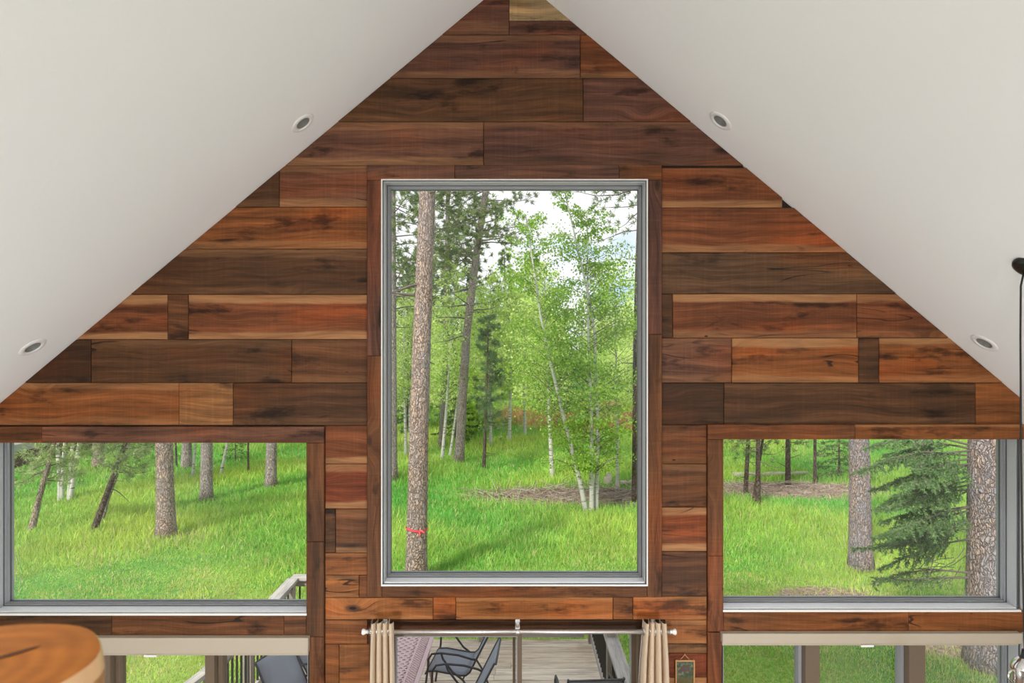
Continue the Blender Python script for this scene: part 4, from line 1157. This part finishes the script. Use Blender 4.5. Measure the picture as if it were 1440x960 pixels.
p=gpt(645,651); put(pine('pine_tree',15,.20,42,path=lean_path(p,[(655,480),(668,370),(684,262)],ext=4.5),nbr=74,crown0=.52,blen=2.9,clus=15,per=24,L=.18,w=.014,dead=12,bark='pinegrey',taper=.5),p,'tall pine leaning right with a spreading crown in the centre window','tree',PG)
p=gpt(553,676); put(pine('pine_tree',15,.15,43,path=lean_path(p,[(552,262)],ext=4),nbr=60,crown0=.42,blen=2.9,clus=15,w=.013,dead=8,bark='pinegrey',taper=.6),p,'pine trunk half hidden behind the left edge of the centre window','tree',PG)
p=gpt(893,706); put(pine('pine_tree',13,.10,44,path=lean_path(p,[(894,480),(900,262)],ext=3),nbr=30,crown0=.66,blen=1.9,clus=8,w=.011,dead=5,bark='darkbark',taper=.6),p,'slim pine at the right edge of the centre window','tree',PG)
p=gpt(621,628); put(pine('pine_tree',14,.16,45,path=lean_path(p,[(627,480),(629,340)],ext=5),nbr=66,crown0=.45,blen=3.0,clus=14,per=22,L=.2,w=.018,dead=8,bark='pinegrey',taper=.5),p,'far pine between the ribbon pine and the leaning pine','tree',PG)
p=gpt(680,661); put(pine('young_pine',5.6,.075,46,path=lean_path(p,[(684,560),(687,450)],ext=.2),nbr=54,crown0=.30,blen=1.05,clus=8,per=22,L=.15,w=.009,dead=4,bark='darkbark',taper=.2,c0=(.085,.16,.075),c1=(.18,.28,.11),n=10),p,'slender dark young pine standing alone right of the leaning pine','tree')
# side pine whose branch enters at the top right
p=gpt(938,760); put(pine('pine_tree',15,.18,47,path=lean_path(p,[(930,480),(925,262)],ext=5),nbr=40,crown0=.56,blen=2.3,clus=11,per=24,L=.16,w=.008,dead=16,bark='pinegrey',taper=.6),p,'pine right of the centre window whose boughs reach in at the top corner','tree',PG)

CG='aspens in the centre window'
for (b,pts,rr,h,nl,sd,lab) in (((826,722),[(812,660),(786,560),(762,455),(748,360)],.075,1.2,11000,51,'aspen leaning left out of the trio in the centre window'),
        ((832,722),[(832,600),(827,455),(826,345)],.072,1.0,9000,52,'upright aspen in the middle of the trio in the centre window'),
        ((838,720),[(841,600),(836,455),(815,360),(800,295)],.072,.6,9500,53,'right aspen of the trio in the centre window'),
        ((777,672),[(773,600),(769,520),(766,400)],.075,.8,7000,54,'white-stemmed aspen behind the leaning aspen'),
        ((868,690),[(868,600),(866,480),(864,400)],.06,.6,7500,55,'leafy aspen at the right of the trio in the centre window'),
        ((621,646),[(628,575),(631,520),(637,455),(640,400)],.06,.8,5000,56,'thin curved white aspen between the ribbon pine and the leaning pine'),
        ((632,641),[(640,590),(646,540),(650,430)],.05,.5,4500,57,'thin aspen close left of the leaning pine'),
        ((571,642),[(569,560),(568,440)],.06,1,4500,58,'white aspen left of the ribbon pine'),
        ((577,640),[(576,560),(580,430)],.055,1,4500,59,'second white aspen left of the ribbon pine, closest to its trunk'),
        ((690,626),[(689,540),(690,420)],.07,1,6000,60,'aspen right of the dark young pine'),
        ((716,622),[(718,540),(716,430)],.07,1,6500,61,'aspen right of centre in the far meadow edge'),
        ((738,612),[(737,540),(740,400)],.07,1,6500,62,'pale aspen behind the leaning aspen of the trio, furthest left')):
    p=gpt(*b); Y=p.y
    lf=.026*max(1,(Y/18)**.9)
    put(aspen('aspen_tree',10,rr*(Y/18)**.5,sd,nleaf=nl,leaf=lf*1.25,path=lean_path(p,pts,ext=h),crown0=.13 if sd<54 else .30,spread=.15,nbr=66,**({} if sd<54 else dict(c0=(.42,.62,.17),c1=(.78,.90,.36)))),p,lab,'tree',CG)

# ---- far stand: copies of a few trees, too alike to tell apart
FA='far aspens beyond the meadow'; FC='far conifers beyond the meadow'; FB='shrubs at the meadow edge'
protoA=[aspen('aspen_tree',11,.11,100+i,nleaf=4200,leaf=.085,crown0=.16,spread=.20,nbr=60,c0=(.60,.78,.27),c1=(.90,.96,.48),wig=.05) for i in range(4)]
protoC=[pine('pine_tree',13,.17,120+i,crown0=.26,nbr=60,blen=2.2,clus=8,per=20,L=.26,w=.028,bark='pinegrey',c0=(.10,.18,.07),c1=(.22,.31,.12),taper=.2) for i in range(2)]
protoS=[spruce('spruce_tree',7,.12,130,blen=1.7,nbr=70,step=.2,nl=.14,nw=.03,dens=.22)]
protoB=[aspen('shrub',2.0,.03,140+i,nleaf=1800,leaf=.055,crown0=.04,spread=.42,nbr=40,bark='darkbark',c0=(.44,.64,.18),c1=(.74,.86,.34)) for i in range(2)]
rf=random.Random(5)
usedp=set()
def far(proto,x,y,s,lab,cat,grp):
    o=proto if id(proto) not in usedp else copy_tree(proto); usedp.add(id(proto))
    put(o,(x,y,gz(x,y)-.03),lab,cat,grp,rf.uniform(0,6.28),s)
n=0
for k in range(84):
    y=rf.uniform(32,66) if k<64 else rf.uniform(66,84)
    x=rf.uniform(-.25,.27)*y
    if -.02<(x/y)<.2 and y<42 : y+=12
    far(protoA[k%4],x,y,(CAMZ-gz(x,y)+(480-rf.uniform(420,500))/F*y)/11.0,'green aspen in the far stand beyond the meadow','tree',FA)
for k in range(16):
    y=rf.uniform(34,70); x=(-rf.uniform(.27,.46) if k<10 else rf.uniform(.29,.44))*y
    far(protoA[k%4],x,y,(CAMZ-gz(x,y)+(480-rf.uniform(400,480))/F*y)/11.0,'green aspen in the far stand beyond the meadow','tree',FA)
for k in range(20):
    y=rf.uniform(36,75); x=rf.uniform(-.25,.05)*y if k%4 else rf.uniform(-.1,.27)*y
    far(protoC[k%2],x,y,(CAMZ-gz(x,y)+(480-rf.uniform(345,450))/F*y)/13.0,'dark pine in the far stand beyond the meadow','tree',FC)
for k in range(9):
    y=rf.uniform(29,50); x=rf.uniform(-.20,-.06)*y if k%3 else rf.uniform(.08,.24)*y
    if x>0: y+=8
    far(protoS[0],x,y,rf.uniform(.55,.9),'dark spruce at the far edge of the meadow','tree','far spruces beyond the meadow')
for k in range(34):
    y=rf.uniform(30,52); x=rf.uniform(-.22,.24)*y
    if x>-1.5: y+=9
    far(protoB[k%2],x,y,rf.uniform(.8,1.7),'leafy green shrub at the far edge of the meadow','shrub',FB)

# ---------------------------------------------------------------- brush heaps, stump, logs
def sticks(name,cx,cy,rx,ry,n,label,seed,mat='deadwood',L=(.3,1.2)):
    rg=np.random.default_rng(seed); m=MB()
    for i in range(n):
        a=rg.uniform(0,2*PI); q=math.sqrt(rg.random()); x=cx+rx*q*math.cos(a); y=cy+ry*q*math.sin(a)
        l=rg.uniform(*L); b=rg.uniform(0,PI); z=gz(x,y)+rg.uniform(0,.22*(1-q)+.03)
        d=Vector((math.cos(b),math.sin(b)*.8,rg.normal(0,.18))); r0=rg.uniform(.005,.016)
        s=Vector((x,y,z+.02)); m.tube([s,s+d*l*.5+Vector((0,0,rg.normal(0,.03))),s+d*l],[r0,r0*.8,r0*.3],5,int(rg.random()<.5),False)
    o=m.build(name,[M['drytwig'],M['deadwood']]); return tag(o,label,'brush',kind='stuff')
sticks('brush_pile',2.3,19.8,3.6,.9,420,'heap of dead sticks behind the aspen trio',1)
sticks('brush_litter',9.1,20.4,3.0,1.1,300,'brown brush and litter in front of the fallen log in the right window',2,L=(.15,.6))
p=gpt(855,680)
r=empty('tree_stump',p); tag(r,'small jagged tree stump behind the brush heap','stump')
m=MB(); nn=18; V=[]
rg=np.random.default_rng(9)
for (h,k) in ((-.1,.19),(.0,.17),(.12,.14),(.22,.125)):
    for i in range(nn):
        a=2*PI*i/nn; kk=k*(1+.1*math.sin(3*a)+rg.normal(0,.04)); V.append((kk*math.cos(a),kk*math.sin(a),h+(max(0,.12*math.cos(a-1))+rg.uniform(0,.04) if h>.2 else 0)))
V.append((0,0,.20))
m.add(V,[(q*nn+i,q*nn+(i+1)%nn,(q+1)*nn+(i+1)%nn,(q+1)*nn+i) for q in range(3) for i in range(nn)]+[(3*nn+i,3*nn+(i+1)%nn,4*nn) for i in range(nn)],0,True); m.build('wood',M['deadwood'],r)
def log(a,b,r0,label,seed):
    rg=np.random.default_rng(seed); a=Vector(a); b=Vector(b); c=(a+b)/2
    r=empty('fallen_log',c); tag(r,label,'log')
    P=[a.lerp(b,t)-c+Vector((0,0,rg.normal(0,.02))) for t in np.linspace(0,1,9)]
    m=MB(); m.tube(P,[r0*(1-.4*t) for t in np.linspace(0,1,9)],12,0,True,.06,rg); m.build('stem',M['deadwood'],r)
    m=MB()
    for t in (.3,.55,.8):
        q=path_at(P,t); m.tube([q,q+Vector((rg.normal(0,.1),-.05,.2))],[.02,.006],6,0,True)
    m.build('branch_stubs',M['deadwood'],r)
a=gpt(1030,673); b=gpt(1136,669); a.z+=.11; b.z+=.09; log(a,b,.11,'long pale fallen log across the meadow in the right window',1)
a=gpt(872,682); b=gpt(905,679); a.z+=.08; b.z+=.08; log(a,b,.08,'pale fallen log right of the small stump',2)

# ---------------------------------------------------------------- neighbouring cabin at the left edge
p=gpt(15,658); q=gpt(62,648)
cb=empty('cabin',(-20.3,26.2,GZ0-.05),math.radians(86)); tag(cb,'dark brown cabin with a pale porch edge at the far left','building')
m=MB(); m.box((-3,0,-.3),(4.6,5,2.6)); m.build('walls',plain('cabin_brown_boards',(.10,.062,.055),.85,nscale=6,namt=.3),cb)
m=MB(); m.box((-3.2,-1.4,.66),(4.8,0,.95),0,.01); m.build('porch_deck',plain('porch_grey_boards',(.46,.45,.46),.7),cb)
m=MB(); m.box((-3.1,-1.3,-.3),(4.7,-1.24,.66)); m.build('porch_skirt',plain('porch_skirt_brown',(.13,.075,.06),.9,nscale=8,namt=.3),cb)
for i in range(5):
    m=MB(); m.box((-3+i*1.9,-1.35,.84),(-2.88+i*1.9,-1.23,2.6)); m.build('porch_post',M['siding'],cb)
m=MB(); m.box((-3.2,-1.36,1.5),(4.8,-1.26,1.58)); m.build('porch_rail',M['siding'],cb)
m=MB(); V=[(-3.5,-1.8,2.5),(5.1,-1.8,2.5),(5.1,2.5,4.2),(-3.5,2.5,4.2),(-3.5,5.4,2.5),(5.1,5.4,2.5)]; V2=[(x,y,z+.15) for x,y,z in V]
m.add(V+V2,[(0,1,2,3),(3,2,5,4),(6,9,8,7),(9,10,11,8),(0,6,7,1),(4,5,11,10),(1,7,8,2),(2,8,11,5),(0,3,9,6),(3,4,10,9)]); m.build('roof',M['roof'],cb)
m=MB(); m.box((-1,-.02,1.1),(.2,.02,2.1)); m.build('window',M['vinyl'],cb)

# ---------------------------------------------------------------- world, sun, added fill lights, camera
w=bpy.data.worlds.new('sky'); scene.world=w; w.use_nodes=True
nt=w.node_tree; nt.nodes.clear()
out=nt.nodes.new('ShaderNodeOutputWorld'); bg=nt.nodes.new('ShaderNodeBackground'); nt.links.new(bg.outputs[0],out.inputs[0])
tc=nt.nodes.new('ShaderNodeTexCoord'); mp=nt.nodes.new('ShaderNodeMapping'); mp.inputs['Scale'].default_value=(1,1,2.2); mp.inputs['Location'].default_value=(.35,.1,.2)
nt.links.new(tc.outputs['Generated'],mp.inputs['Vector'])
nz=nt.nodes.new('ShaderNodeTexNoise'); nz.inputs['Scale'].default_value=4.2; nz.inputs['Detail'].default_value=6; nz.inputs['Roughness'].default_value=.55
nt.links.new(mp.outputs[0],nz.inputs['Vector'])
cr=nt.nodes.new('ShaderNodeValToRGB'); cr.color_ramp.elements[0].position=.36; cr.color_ramp.elements[0].color=(.50,.70,.92,1)
cr.color_ramp.elements[1].position=.50; cr.color_ramp.elements[1].color=(.97,.96,.98,1)
nt.links.new(nz.outputs[0],cr.inputs[0]); nt.links.new(cr.outputs[0],bg.inputs[0]); bg.inputs[1].default_value=1.2

def look(o,d): o.rotation_euler=Vector(d).to_track_quat('-Z','Y').to_euler()
sd=bpy.data.lights.new('sun','SUN'); sd.energy=4.6; sd.angle=math.radians(9); sd.color=(1,.95,.86)
so=bpy.data.objects.new('sun',sd); COL.objects.link(so); so.location=(-20,-30,40); look(so,(.53,.78,-.80))

def lamp(name,loc,e,rad,col=(1,.93,.84)):
    l=bpy.data.lights.new(name,'POINT'); l.energy=e; l.shadow_soft_size=rad; l.color=col
    o=bpy.data.objects.new(name,l); COL.objects.link(o); o.location=loc
for sx in (-1,1):
    lamp('loft_fill',(sx*2.45,-1.6,4.15),140,.22,(.86,.955,1.0))  # unseen fill behind the camera, added to brighten ceiling and planks
    lamp('great_room_fill',(sx*1.75,1.9,1.5),120,.18,(.90,.955,.98))  # added low fill without a fixture, lifts the lower wall and evens the ceiling

cam=bpy.data.cameras.new('camera'); co_=bpy.data.objects.new('camera',cam); COL.objects.link(co_)
co_.location=(0,0,CAMZ); co_.rotation_euler=(PI/2,0,0)
cam.sensor_width=36; cam.lens=36*F/1440; cam.clip_start=.05; cam.clip_end=400
cam.dof.use_dof=True; cam.dof.focus_distance=6.0; cam.dof.aperture_fstop=5.6
scene.camera=co_
scene.view_settings.view_transform='Standard'; scene.view_settings.look='None'; scene.view_settings.gamma=1; scene.view_settings.exposure=0
scene.view_settings.use_curve_mapping=False
try:
    scene.cycles.use_denoising=True
    scene.cycles.max_bounces=10; scene.cycles.diffuse_bounces=7; scene.cycles.transparent_max_bounces=16
except Exception: pass
